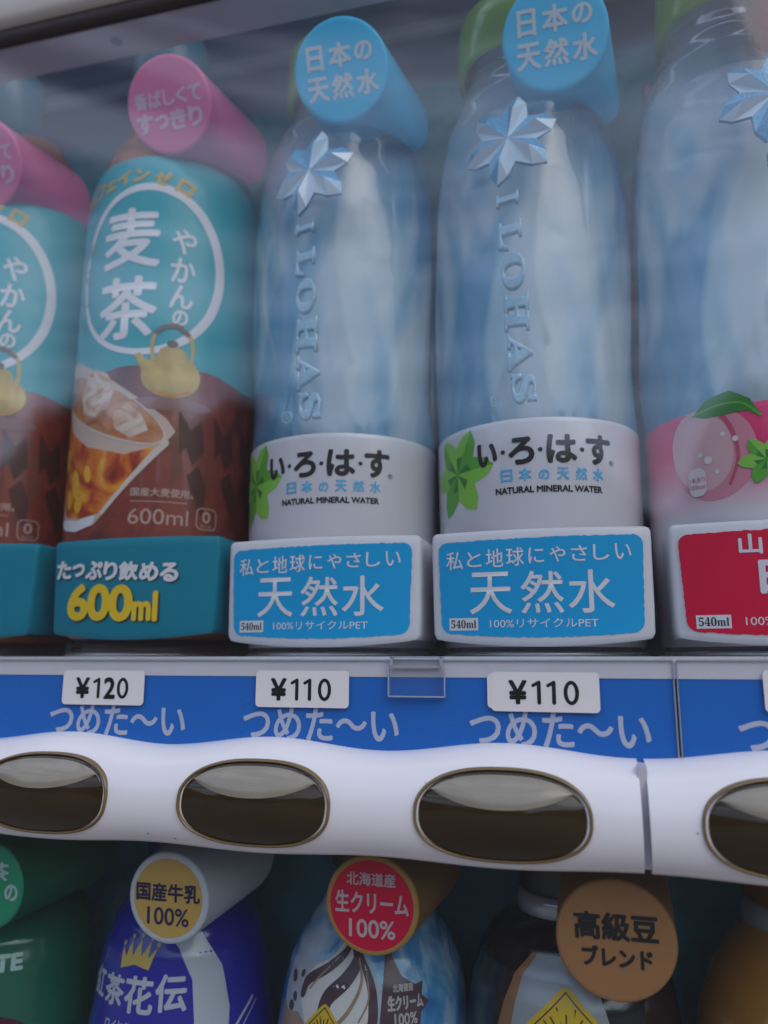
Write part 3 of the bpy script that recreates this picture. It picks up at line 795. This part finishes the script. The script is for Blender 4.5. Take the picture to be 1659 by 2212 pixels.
    press(p, text2d('0', (35, 48.8, 38.2, 53), .15), tm, 0, .14, 2.); press(p, text2d('kcal', (34.6, 47, 38.8, 48.2)), tm, 0, .14, 2.)
    p.build('small_lettering', mat('beige_ink', (.50, .34, .30), .4), lab)
    mb = MB(); n = 96
    cp = [(15.2, 238), (16.6, 239), (16.6, 284), (15.6, 286.5), (13, 287.5), (.1, 287.6)]
    mb.grid(lambda a, k: ((cp[k][0] + (.15 * cos(40 * a) if k in (1, 2) else 0)) * sin(a) - 8, -(cp[k][0] + (.15 * cos(40 * a) if k in (1, 2) else 0)) * cos(a), cp[k][1] - 4), [2 * pi * i / n for i in range(n)], list(range(len(cp))), 0, True)
    mb.build('cap', mat('cap_teal', (.02, .16, .24), .35), t)
    mb = MB(); mb.lathe([(33, -1.0), (33.4, -.4), (33, .4), (31, .6)], 72); mb.build('base_rim', MATS['rim_steel'], t)
    return t
tea = tea_bottle()
tea_l = dup(tea, (-91, YB, BZ - 1), 'teal and brown tea bottle cut by the left edge')
for ch in tea_l.children:
    if ch.name.startswith('cap'): ch.location.x -= 11 * S

# ================================================================== base sleeves
def sleeve(cx, cz, label, base, draw, hw=34.6, ztop=50, zbot=14.4, taper=.6, group='card sleeves round the bottle feet'):
    t = thing('base_sleeve', label, 'sleeve sign', (cx, 16.5, zbot), 0, group)
    H = ztop - zbot
    def front(x):                                                    # plan: bowed front
        return -4.6 * (1 - (x / hw) ** 2)
    path = []
    for y in lin(34, 2.5, 8): path.append((-hw, y))
    for a in lin(0, 90, 6)[1:]: path.append((-hw + 1.6 - 1.6 * cos(radians(a)), 2.0 - 2.0 * sin(radians(a)) + front(-hw + 1.6) * sin(radians(a)) * 0))
    for x in lin(-hw + 2, hw - 2, 36)[1:-1]: path.append((x, front(x)))
    for a in lin(90, 0, 6)[:-1]: path.append((hw - 1.6 + 1.6 * cos(radians(a)), 2.0 - 2.0 * sin(radians(a))))
    for y in lin(2.5, 34, 8): path.append((hw, y))
    def zb(x): return 2.4 * min(1, (abs(x) / hw)) ** 2 - 1.2
    def pos(i, s_, off):
        x, y = path[i]; k = 1 - taper * .02 * (1 - s_)
        z = zb(x) + (H - zb(x)) * s_
        return (x * k * off, y + (1 - off) * 30 , z)
    mb = MB(); ii = list(range(len(path)))
    sv = [0, .012, .05, .3, .6, .9, .965, .99, 1.0]
    def p2(i, k):
        s_ = sv[k]; x, y, z = pos(i, s_, 1)
        rnd = {0: 1.2, .012: .7, .05: .1, .965: .12, .99: .6, 1.0: 1.3}.get(s_, 0)
        n = Vector((x, y - 15)).normalized() if abs(x) > hw - 2 else Vector((0, -1))
        return (x - n.x * rnd, y - n.y * rnd, z)
    mb.grid(p2, ii, list(range(len(sv))))
    # inner wall, closing the lip
    mb.grid(lambda i, s_: (path[i][0] * (hw - 2.6) / hw, path[i][1] + 2.4, zb(path[i][0]) + (H - zb(path[i][0])) * s_), ii, [0, 1], flip=True)
    n0 = len(ii)
    top = [p2(i, len(sv) - 1) for i in ii] + [(path[i][0] * (hw - 2.6) / hw, path[i][1] + 2.4, H) for i in ii]
    mb.add(top, [(i, i + 1, n0 + i + 1, n0 + i) for i in range(n0 - 1)])
    bot = [p2(i, 0) for i in ii] + [(path[i][0] * (hw - 2.6) / hw, path[i][1] + 2.4, zb(path[i][0])) for i in ii]
    mb.add(bot, [(i + 1, i, n0 + i, n0 + i + 1) for i in range(n0 - 1)])
    card = mb.build('card', base, t)
    fm = lambda u, v, h: (u, front(u) - h, v - zbot)
    draw(t, card, fm)
    return t

def rough_panel(x0, x1, z0, z1, bow, seed):
    random.seed(seed)
    p = []
    def edge(a, c, n, jit):
        r = []
        for i in range(n):
            k = i / n; x = a[0] + (c[0] - a[0]) * k; z = a[1] + (c[1] - a[1]) * k
            r.append((x + random.uniform(-jit, jit), z + random.uniform(-jit, jit)))
        return r
    r = 3.0
    pts = rrect(x0, z0, x1, z1, r, 5)
    out = []
    for i, q in enumerate(pts):
        nx = pts[(i + 1) % len(pts)]
        L_ = math.hypot(nx[0] - q[0], nx[1] - q[1])
        if L_ > 5: out += edge(q, nx, int(L_ / .9), .16)
        else: out.append(q)
    mid = (x0 + x1) / 2; hw = (x1 - x0) / 2
    res = []
    for x, z in out:
        k = (z1 - z) / (z1 - z0)
        res.append((mid + (x - mid) * (1 - .035 * k), z - bow * k * (1 - ((x - mid) / hw) ** 2) + .012 * (x - mid) * (1 - k)))
    return res

def water_sign(seed, panel, peach=False):
    def draw(t, card, fm):
        p = MB(); press(p, fill2d([rough_panel(-32.2, 32, 17.6, 47.0, 1.6, seed)]), fm, 0, .08, 2.5)
        pn = p.build('print_panel', panel, card)
        p = MB()
        if not peach:
            chars = '私と地球にやさしい'
            for k, ch in enumerate(chars):
                c = -26.6 + k * 6.55; hw_ = 2.75 if k in (0, 2, 3) else 2.35
                z = 40.6 + .028 * (c + 26)
                press(p, text2d(ch, (c - hw_, z - (2.9 if k in (0, 2, 3) else 2.4), c + hw_, z + (2.9 if k in (0, 2, 3) else 2.4)), .06), fm, 0, .14, 2.5)
            for ch, a, c in (('天', -21.6, -8.4), ('然', -5.4, 7.4), ('水', 9, 22.6)):
                press(p, text2d(ch, (a, 23.4, c, 36.4), .14), fm, 0, .14, 2.5)
            press(p, text2d('100%リサイクルPET', (-15.4, 19.0, 17.5, 21.8), 0), fm, 0, .14, 2.5)
        else:
            for k, ch in enumerate('山梨県産'):
                press(p, text2d(ch, (-15.5 + 8 * k, 40, -9.5 + 8 * k, 45.6), .2), fm, 0, .14, 2.5)
            press(p, text2d('白', (-10.5, 28.5, -.5, 39.5), .4), fm, 0, .14, 2.5); press(p, text2d('桃', (3, 28.5, 14, 39.5), .4), fm, 0, .14, 2.5)
            press(p, text2d('100%リサイクルPET', (-15.4, 19.0, 17.5, 21.8), 0), fm, 0, .14, 2.5)
        press(p, fill2d([[(-28.6, 18.3), (-19.2, 18.3), (-19.2, 22.2), (-28.6, 22.2)]]), fm, 0, .14, 2.5)
        press(p, text2d('𝟓𝟒𝟎𝐦𝐥', (-28, 19, -19.8, 21.6)), fm, 1, .22, 2.5)
        p.build('lettering', [INKW, BLACK], card)
    return draw
def tea_sign(t, card, fm):
    p = MB(); xs = lin(-31.5, 18.5, 8); wd = (6.6, 5.2, 6.8, 5.2, 7.2, 6.6, 6.2)
    x = -31.0
    for k, (ch, w_) in enumerate(zip('たっぷり飲める', wd)):
        z = 41.6 - .045 * (x + 31); hh = 3.1 if ch != 'っ' else 2.1
        vf = text2d(ch, (x, z - hh, x + w_, z + hh), .36)
        press(p, ([(a + .45, b_ - .45, c) for a, b_, c in vf[0]], vf[1]), fm, 2, .08, 2.5)
        press(p, vf, fm, 0, .24, 2.5); x += w_ + 1.15
    for ch, a, c, z0, z1 in (('6', -24, -15.6, 23.6, 35.6), ('0', -14.8, -6.4, 23.4, 35.2), ('0', -5.6, 2.8, 23.1, 34.8), ('m', 3.8, 10.2, 23, 29), ('l', 11.6, 12.6, 22.8, 32.6)):
        vf = text2d(ch, (a, z0, c, z1), .75 if ch.isdigit() else .5)
        press(p, ([(q + .7, b_ - .6, e) for q, b_, e in vf[0]], vf[1]), fm, 2, .08, 2.5)
        press(p, vf, fm, 1, .24, 2.5)
    p.build('lettering', [INKW, YELLOW, mat('shadow_ink', (.015, .05, .06), .4)], card)
sleeve(PX[1], 0, 'white sleeve with light blue panel on the clear bottle next to the teal tea', WHITE2, water_sign(1, CYAN))
sleeve(PX[2], 0, 'white sleeve with light blue panel next to the red panelled sleeve', WHITE2, water_sign(2, CYAN))
sleeve(PX[3], 0, 'white sleeve with crimson panel at the right edge', WHITE2, water_sign(3, RED, True))
ts = sleeve(PX[0], 0, 'teal sleeve reading 600ml in yellow, whole', TEALSIGN, tea_sign, 34.2, 52.6, 17.2, 2.4)
dup(ts, (PX[0] - 75.5, 16.5, 17.2), 'teal sleeve with only its right end in the picture at the left edge')

# ================================================================== cap tags
def tag(disc, back, label, face, side, draw, R=18.4, tilt=24., yaw=0., br=(18.4, 22), notch=True, ring=None, backc=None, group='round cap tags', rec=0.):
    """a round plate standing out from a bottle cap on a flared sleeve"""
    t = thing('cap_tag', label, 'cap tag', disc, 0, group)
    tl, yw = radians(tilt), radians(yaw)
    n_ = Vector((sin(yw) * cos(tl), -cos(yw) * cos(tl), -sin(tl)))
    X = Vector((cos(yw), sin(yw), 0)); Z = X.cross(n_) * -1
    Z = n_.cross(X) * 1
    if Z.z < 0: Z = -Z
    N_ = 72
    bc = Vector(back) - Vector(disc)
    def ringp(i, k):
        a = 2 * pi * i / N_
        prof = [(.0, .965, .0), (.0, .99, .35), (0, 1.0, .9)]
        return a
    mb = MB()
    rows = []
    def front_pt(a, rr, dep):
        return X * (R * rr * cos(a)) + Z * (R * rr * sin(a)) - n_ * dep
    def back_pt(a):
        x = br[0] * cos(a); z = br[1] * sin(a)
        if notch and sin(a) < 0:
            z = br[1] * sin(a) * (.30 + .70 * abs(cos(a)) ** 1.5)
        return bc + Vector((x, abs(cos(a)) * 4, z))
    ks = [('f', 1.0, .9), ('f', 1.0, 1.6), ('b', .18, 0), ('b', .38, 0), ('b', .6, 0), ('b', .8, 0), ('b', .93, 0), ('b', 1, 0)]
    V = [[] for _ in ks]
    for j, (kd, q, dep) in enumerate(ks):
        for i in range(N_):
            a = 2 * pi * i / N_
            if kd == 'f': V[j].append(front_pt(a, q, dep))
            else:
                f0 = front_pt(a, 1.0, 1.6); b0 = back_pt(a); e = q ** 1.25
                V[j].append(f0.lerp(b0, q) + (Vector((0, 0, 0))))
    mb.grid(lambda i, j: V[j][i], list(range(N_)), list(range(len(ks))), 0, True)
    mb.build('tag_sleeve', side, t)
    mb = MB()
    fr = [(.0, .0), (.5, .0), (.9, .0), (.955, .03), (.985, .28), (1.0, .9)]
    mb.grid(lambda i, k: front_pt(2 * pi * i / N_, fr[k][0], fr[k][1]), list(range(N_)), list(range(len(fr))), 0, True, flip=True)
    disc_o = mb.build('tag_face', face, t)
    fm = lambda u, v, h: tuple(X * u + Z * v + n_ * h)
    draw(disc_o, fm)
    return t

def blue_tag(disc_o, fm):
    p = MB()
    for k, ch in enumerate('日本の'):
        c = (-9.6, .2, 9.4)[k]; hw_ = (3.0, 4.2, 3.2)[k]
        press(p, text2d(ch, (c - hw_, 1.2, c + hw_, 9.4) if ch != 'の' else (c - hw_, 2.2, c + hw_, 8.2), .30), fm, 0, .08, 0)
    for k, ch in enumerate('天然水'):
        c = (-9.4, .2, 10)[k]
        press(p, text2d(ch, (c - 4, -9.6, c + 4, -1.4), .30), fm, 0, .08, 0)
    p.build('lettering', mat('tag_ink', (.62, .72, .80), .45), disc_o)
def pink_tag(disc_o, fm):
    p = MB()
    x = -14.4
    for ch, w_ in zip('香ばしくて', (5.2, 5.2, 4.6, 4.2, 5.2)):
        press(p, text2d(ch, (x, -.2, x + w_, 5.4), .28), fm, 0, .08, 0); x += w_ + 1.1
    x = -14.6
    for ch, w_ in zip('すっきり', (6.6, 5.2, 6.2, 5.4)):
        press(p, text2d(ch, (x, -9.2 if ch != 'っ' else -8.2, x + w_, -2.4 if ch != 'っ' else -3.6), .45), fm, 0, .08, 0); x += w_ + 1.6
    p.build('lettering', mat('pink_ink', (.74, .52, .64), .45), disc_o)
tag((77.2, 10, 227), (85, 42, 225), 'light blue round cap tag, lower of the two, beside the pink tag', TAGBLUE, TAGBLUE, blue_tag)
tag((156, 10, 224.5), (160.5, 42, 223), 'light blue round cap tag cut by the top edge, beside a green cap', TAGBLUE, TAGBLUE, blue_tag)
tg = tag((5.4, 10, 226.5), (13.5, 42, 222), 'pink round cap tag, whole, on the teal tea bottle', PINK, PINK, pink_tag, br=(19, 23))
dup(tg, (-81, 10, 215.5), 'pink round cap tag cut by the left edge')
tag((240, 10, 234), (243, 42, 232), 'magenta cap tag barely showing in the top right corner', MAGENTA, MAGENTA, lambda d, f: None)

#LOWER
# ================================================================== lower row
LZ = -230.0
def lower_bottle(x, label, prof, mats, extras, group='bottles in the lower row'):
    t = thing('drink_bottle', label, 'bottle', (x, YB, LZ), 0, group)
    fr = bottle_r(prof)
    mb = MB(); z1 = prof[-1][1]
    mb.lathe([(fr(z), z) for z in lin(0, 100, 8) + lin(101, z1, 64)], 96)
    body = mb.build('bottle_body', mats, t)
    bm_ = lambda u, v, h: ((fr(v - LZ) + h) * sin(u / 31.5), -(fr(v - LZ) + h) * cos(u / 31.5), v - LZ)
    extras(t, body, bm_, fr)
    return t
def cap_part(t, r, z0, z1, m_):
    mb = MB(); n = 96
    cp = [(r - .6, z0), (r, z0 + .8), (r, z1 - 2.5), (r - 1, z1 - .6), (r - 3, z1), (.1, z1)]
    mb.grid(lambda a, k: ((cp[k][0] + (.15 * cos(40 * a) if k in (1, 2) else 0)) * sin(a), -(cp[k][0] + (.15 * cos(40 * a) if k in (1, 2) else 0)) * cos(a), cp[k][1] - LZ), [2 * pi * i / n for i in range(n)], list(range(len(cp))), 0, True)
    return mb.build('cap', m_, t)
ROYAL = mat('royal_blue', (.018, .022, .34), .22, coat=.6, var=.08)
MILK = mat('milk_white', (.52, .54, .60), .25, coat=.5)
P1 = [(33, 0), (34, 4), (34, 105), (32.4, 114), (31.2, 121), (30.2, 131), (28.5, 140), (25.6, 147), (21.5, 153), (17.5, 158), (14.5, 162), (13.6, 166), (13.4, 172)]
def b1x(t, body, bm_, fr):
    p = MB()                                                         # the pale swoosh
    press(p, fill2d([[(3, -78), (10, -77), (22, -83), (29, -93), (31.5, -106), (30, -124), (26, -140), (18, -140), (18.5, -122), (19, -108), (18, -96), (13, -87)]]), bm_, 0, .10, 2., 3.)
    press(p, stroke2d([(24, -122), (33, -113), (42, -106)], .9), bm_, 0, .14, 2., 3.)
    press(p, stroke2d([(26, -123.5), (35, -114.5), (44, -107.5)], .4), bm_, 0, .14, 2., 3.)
    p.build('swoosh_print', MILK, body)
    p = MB()
    for ch, a, c, z0, z1, bo in (('紅', -25.5, -18, -104.2, -95.6, .25), ('茶', -16.5, -7.0, -104.6, -95.8, .3), ('花', -6.0, 4.6, -105.6, -95.2, .32), ('伝', 5.8, 16, -104.6, -94.2, .32)):
        press(p, text2d(ch, (a, z0, c, z1), bo), bm_, 0, .12, 2., 2.5)
    press(p, text2d('ロイヤルミルクティー', (-14, -112.4, 16, -108.6), .1), bm_, 0, .12, 2., 2.5)
    cr_ = [(-10.4, -93.6), (-11.2, -86.8), (-8.6, -90), (-7.6, -84.8), (-5.4, -89.4), (-3.2, -84.2), (-1.6, -89.2), (1.4, -84.6), (1.4, -89.6), (4.6, -86.2), (2.0, -93), (-4, -91.8)]
    press(p, fill2d([cr_]), bm_, 1, .12, 2., 2.5)
    for x, z in ((-11.2, -86.4), (-7.6, -84.2), (-3.2, -83.6), (1.4, -84), (4.7, -85.8)): press(p, fill2d([ellipse(x, z, .7, .7, 14)]), bm_, 1, .13, 2., 2.5)
    p.build('lettering', [mat('silver_ink', (.50, .50, .58), .35), GOLDINK], body)
    cap_part(t, 15.2, -62, -44, mat('cap_navy', (.012, .014, .10), .3))
lower_bottle(8.2, 'royal blue milk tea bottle with pale swoosh and gold crown', P1, ROYAL, b1x)
FROST = ramp_mat('blue_brush_print', [(.34, (.03, .16, .42)), (.46, (.08, .30, .58)), (.54, (.30, .48, .66)), (.66, (.52, .58, .68))], (50, 50, 26), .25, 6, 1.6, .5)
P2 = [(33, 0), (34, 4), (34, 112), (32.6, 122), (31.4, 130), (29.5, 138), (26.5, 145), (22.5, 151), (18.5, 157), (15.5, 162), (14, 166), (13.5, 172)]
AMBER = mat('amber_print', (.72, .44, .03), .3, var=.05)
def diamond(p, bm_, cu, cv, R, mis):
    press(p, fill2d([[(cu + R * .98 * a, cv + R * b_) for a, b_ in ((0, 1), (.12, .94), (.94, .12), (1, 0), (.94, -.12), (.12, -.94), (0, -1), (-.12, -.94), (-.94, -.12), (-1, 0), (-.94, .12), (-.12, .94))]]), bm_, mis[0], .30, 2., 2.5)
    R2 = R * .93
    dia = lambda r: [(cu + r, cv), (cu, cv + r), (cu - r, cv), (cu, cv - r)]
    press(p, fill2d([dia(R2), dia(R2 - .45)]), bm_, mis[1], .36, 2., 2.5)
    for k in range(28):
        a = 2 * pi * k / 28; r0, r1 = R * .34, R * (.60 if k % 2 else .72)
        r1 = min(r1, (R2 - 1.4) / (abs(cos(a)) + abs(sin(a))))
        press(p, stroke2d([(cu + r0 * 1.02 * cos(a), cv + r0 * 1.2 * sin(a)), (cu + r1 * cos(a), cv + r1 * sin(a))], .38, 0, 4), bm_, mis[1], .36, 2., 0)
    press(p, fill2d([ellipse(cu, cv, R * .24, R * .34, 30)]), bm_, mis[1], .36, 2., 2.5)
    press(p, stroke2d([(cu + .5, cv + R * .32), (cu - .7, cv + R * .1), (cu + .7, cv - R * .1), (cu - .4, cv - R * .32)], .45), bm_, mis[0], .42, 2., 0)
CHOC = mat('chocolate_print', (.085, .045, .06), .3, var=.2)
CREAM = mat('cream_print', (.68, .62, .60), .3, var=.10, vscale=120)
def b2x(t, body, bm_, fr):
    p = MB()
    # cup and swirl of soft cream with chocolate
    press(p, fill2d([[(-31, -96), (-30, -88), (-25, -86), (-17, -87), (-6, -84.5), (6, -85), (11, -92), (12, -104), (10, -122), (-18, -126), (-27, -112)]]), bm_, 0, .10, 2., 2.5)
    press(p, fill2d([[(-19, -98), (-20.5, -92.5), (-16, -88), (-9, -84.5), (-5, -79.5), (-2, -77.5), (0, -80), (4, -85), (7.5, -91), (8.5, -99), (4, -107), (-6, -111), (-15, -106)]]), bm_, 1, .16, 2., 2.5)
    for pts, w_ in (([(-1.5, -78.5), (-4, -83), (-10, -87.5), (-17.5, -92), (-19, -96)], 3.4), ([(-1, -80), (1.5, -84), (-2, -89.5), (-8, -95), (-9.5, -100)], 5.0), ([(1.5, -82), (6.5, -90), (7.5, -98), (6.5, -103)], 3.4)):
        press(p, stroke2d(pts, lambda t_, w_=w_: w_ * (.5 + 1.0 * t_ * (1.25 - t_))), bm_, 2, .22, 2., 2.5)
    for pts, w_ in (([(2, -84), (3.4, -90), (0, -97), (-5, -103), (-6, -108)], 1.4), ([(-6, -84), (-12, -89.5), (-16, -94)], .8), ([(5, -87), (6, -94), (3, -100)], .7)):
        press(p, stroke2d(pts, lambda t_, w_=w_: w_ * (.4 + 1.2 * t_ * (1.2 - t_))), bm_, 4, .26, 2., 2.5)
    press(p, fill2d([[(-6, -108), (2, -106), (8, -108), (6, -116), (-6, -118)]]), bm_, 2, .24, 2., 2.5)
    press(p, fill2d([[(-31, -101), (-26, -103), (-20, -101.5), (-14, -105), (-14, -124), (-29, -118)]]), bm_, 4, .20, 2., 2.5)
    for x, z, r in ((-26, -93, 1.6), (-23, -98, 1.2), (-21, -91, 1.0), (-24.5, -101, 1.5), (-12, -103, 1.3)): press(p, fill2d([ellipse(x, z, r * 1.2, r, 10, rot=x)]), bm_, 2, .22, 2., 2.5)
    press(p, fill2d([[(9, -104), (10.5, -92), (12, -82), (13.5, -78.5), (15, -84), (17.5, -88.5), (22, -91), (25, -90.5), (24, -94), (26.5, -96), (23, -98.5), (22, -104), (18, -110), (10, -112)]]), bm_, 2, .24, 2., 2.5)
    press(p, text2d('北海道産', (14, -92.4, 21, -90.4), .08), bm_, 3, .30, 2., 2.5)
    press(p, text2d('生クリーム', (12.2, -97, 24, -93.4), .16), bm_, 3, .30, 2., 2.5)
    press(p, text2d('100%', (14.2, -101, 21.5, -98), .1), bm_, 3, .30, 2., 2.5)
    p.build('sundae_picture', [mat('cup_print', (.46, .46, .52), .3, var=.15, vscale=100), CREAM, CHOC, mat('dim_ink', (.48, .42, .44), .4), mat('caramel_print', (.36, .22, .15), .3, var=.25, vscale=150)], body)
    p = MB(); diamond(p, bm_, -8.4, -107, 10.4, (0, 1)); p.build('emblem', [AMBER, BLACK], body)
    cap_part(t, 15.2, -62, -44, mat('cap_dark', (.03, .02, .02), .3))
lower_bottle(81, 'pale blue coffee bottle with ice cream picture', P2, FROST, b2x)
P3 = [(33.4, 0), (34.4, 4), (34.4, 110), (33.6, 126), (32.2, 138), (29.5, 146), (25.6, 153.0), (21, 157), (16.4, 158.6), (15, 160), (14.2, 164), (14, 176)]
DARKB = mat('black_bottle', (.012, .012, .016), .18, coat=.7, var=.2)
STEEL = mat('silver_print', (.38, .39, .42), .34, metal=.3, var=.2, vscale=40)
def b3x(t, body, bm_, fr):
    p = MB()
    press(p, fill2d([[(-17.5, -130), (-17, -98), (-14.5, -84), (-10.5, -78), (4, -78), (9, -84), (12.5, -98), (14, -130)]]), bm_, 0, .40, 2., 1.5)
    press(p, fill2d([[(-24, -130), (-22, -100), (-17.5, -84), (-12.5, -78), (-10.5, -78), (-14.5, -84), (-17, -98), (-17.5, -130)]]), bm_, 1, .42, 2., 1.5)
    p.build('silver_panel', [STEEL, mat('copper_print', (.42, .20, .10), .3, metal=.5)], body)
    p = MB(); diamond(p, lambda u, v, h: bm_(u, v, h + .3), -.5, -101.2, 16.6, (0, 1)); p.build('emblem', [AMBER, BLACK], body)
    mb = MB(); mb.lathe([(15.2, 155), (16.4, 156), (16.6, 162), (16.2, 164.5), (15, 165)], 64); mb.build('neck_ring', mat('ring_silver', (.50, .50, .55), .2, metal=.5), t)
    cap_part(t, 15.8, -65, -44, mat('cap_black', (.012, .012, .013), .3, coat=.3))
lower_bottle(147, 'black coffee bottle with silver panel and amber diamond emblem', P3, DARKB, b3x)
P4 = [(33, 0), (34, 4), (34, 108), (33, 122), (31, 133), (27.5, 143), (22.5, 152), (17.5, 158), (15, 161), (14.2, 164), (14, 174)]
AMB = mat('amber_bottle', (.42, .17, .035), .2, coat=.6, var=.15)
def b4x(t, body, bm_, fr):
    mb = MB(); mb.lathe([(15.2, 157), (16.6, 158), (16.6, 164.5), (15, 166)], 64); mb.build('neck_ring', MATS['ring_silver'], t)
    cap_part(t, 15.6, -64, -44, mat('cap_brown', (.16, .06, .02), .3))
lower_bottle(217, 'amber bottle with silver neck ring at the right edge', P4, AMB, b4x)
P0 = [(33, 0), (34, 4), (34, 110), (33.6, 130), (31.6, 139), (28, 144), (24, 148), (21, 153), (18.5, 158), (15.5, 162), (14, 172)]
GREEN = mat('dark_green_bottle', (.006, .13, .075), .2, coat=.6, var=.1)
def b0x(t, body, bm_, fr):
    p = MB(); press(p, text2d('LATTE', (4, -99.2, 25.5, -94.4), .35), bm_, 0, .12, 2., 2.5); p.build('lettering', mat('mint_ink', (.42, .56, .52), .4), body)
    p = MB(); press(p, fill2d([ellipse(14, -133, 22, 20)]), bm_, 0, .12, 2., 2.5); p.build('label_spot', mat('maroon_print', (.09, .008, .025), .35), body)
    cap_part(t, 15.4, -64, -44, mat('cap_green_dark', (.006, .07, .04), .3))
lower_bottle(-68, 'dark green latte bottle at the left edge', P0, GREEN, b0x)

# lower cap tags
def face_text(rows, mt, ring=None, r=None, rim=None):
    def draw(d, fm):
        if ring is not None:
            p = MB(); press(p, fill2d([ellipse(0, 0, r, r, 64)]), fm, 0, .05, 0); p.build('face_print', ring, d)
        p = MB()
        for body, box, bo in rows: press(p, text2d(body, box, bo), fm, 0, .14, 0)
        p.build('lettering', mt, d)
    return draw
NAVY = mat('navy_ink', (.015, .012, .08), .4)
def lower_tag(c, back, label, face, side, draw, R, br):
    return tag(c, back, label, face, side, draw, R, 4, 0, br, False, group='round cap tags')
lower_tag((22.6, 10, -66.4), (27.5, 45, -60), 'white round cap tag with gold centre and navy writing', mat('tag_white', (.55, .55, .60), .4), MATS['tag_white'],
          face_text([('国産牛乳', (-11.2, -1.0, 11.2, 4.4), .17), ('100%', (-7.2, -8.2, 7.4, -3), .10)], NAVY, mat('gold_face', (.62, .36, .09), .38, var=.1), 12.2), 14.2, (15.5, 15.5))
lower_tag((90.6, 10, -63.6), (96, 45, -58), 'red round cap tag with gold rim and pale writing', mat('gold_rim', (.46, .24, .06), .38), mat('bronze_side', (.30, .16, .07), .42),
          face_text([('北海道産', (-7.6, 5.6, 7.6, 9.4), .1), ('生クリーム', (-11.2, -2.2, 11.4, 3.8), .16), ('100%', (-7, -9.2, 7.2, -4.2), .12)], mat('rose_ink', (.62, .44, .46), .4), RED, 13.0), 14.6, (16, 16))
lower_tag((161.2, 10, -67.6), (162, 45, -60), 'tan round cap tag with black writing beside the silver ring', mat('tan_face', (.43, .185, .07), .42, var=.06), mat('tan_side', (.36, .16, .06), .42),
          face_text([('高級豆', (-11.0, .2, 11.2, 7.2), .27), ('ブレンド', (-9.2, -6.8, 9.4, -1.8), .24)], BLACK), 16.4, (17, 17))
lower_tag((-47, 10, -67.4), (-41, 45, -61), 'green round cap tag cut by the left edge', mat('green_face', (.012, .28, .14), .4), mat('green_side', (.006, .12, .055), .4),
          face_text([('抹茶', (-9, 2, 9, 8), .2), ('の', (8.0, -4, 12.8, 1), .25)], mat('mint_ink', (.42, .56, .52), .4)), 14.6, (19, 17))
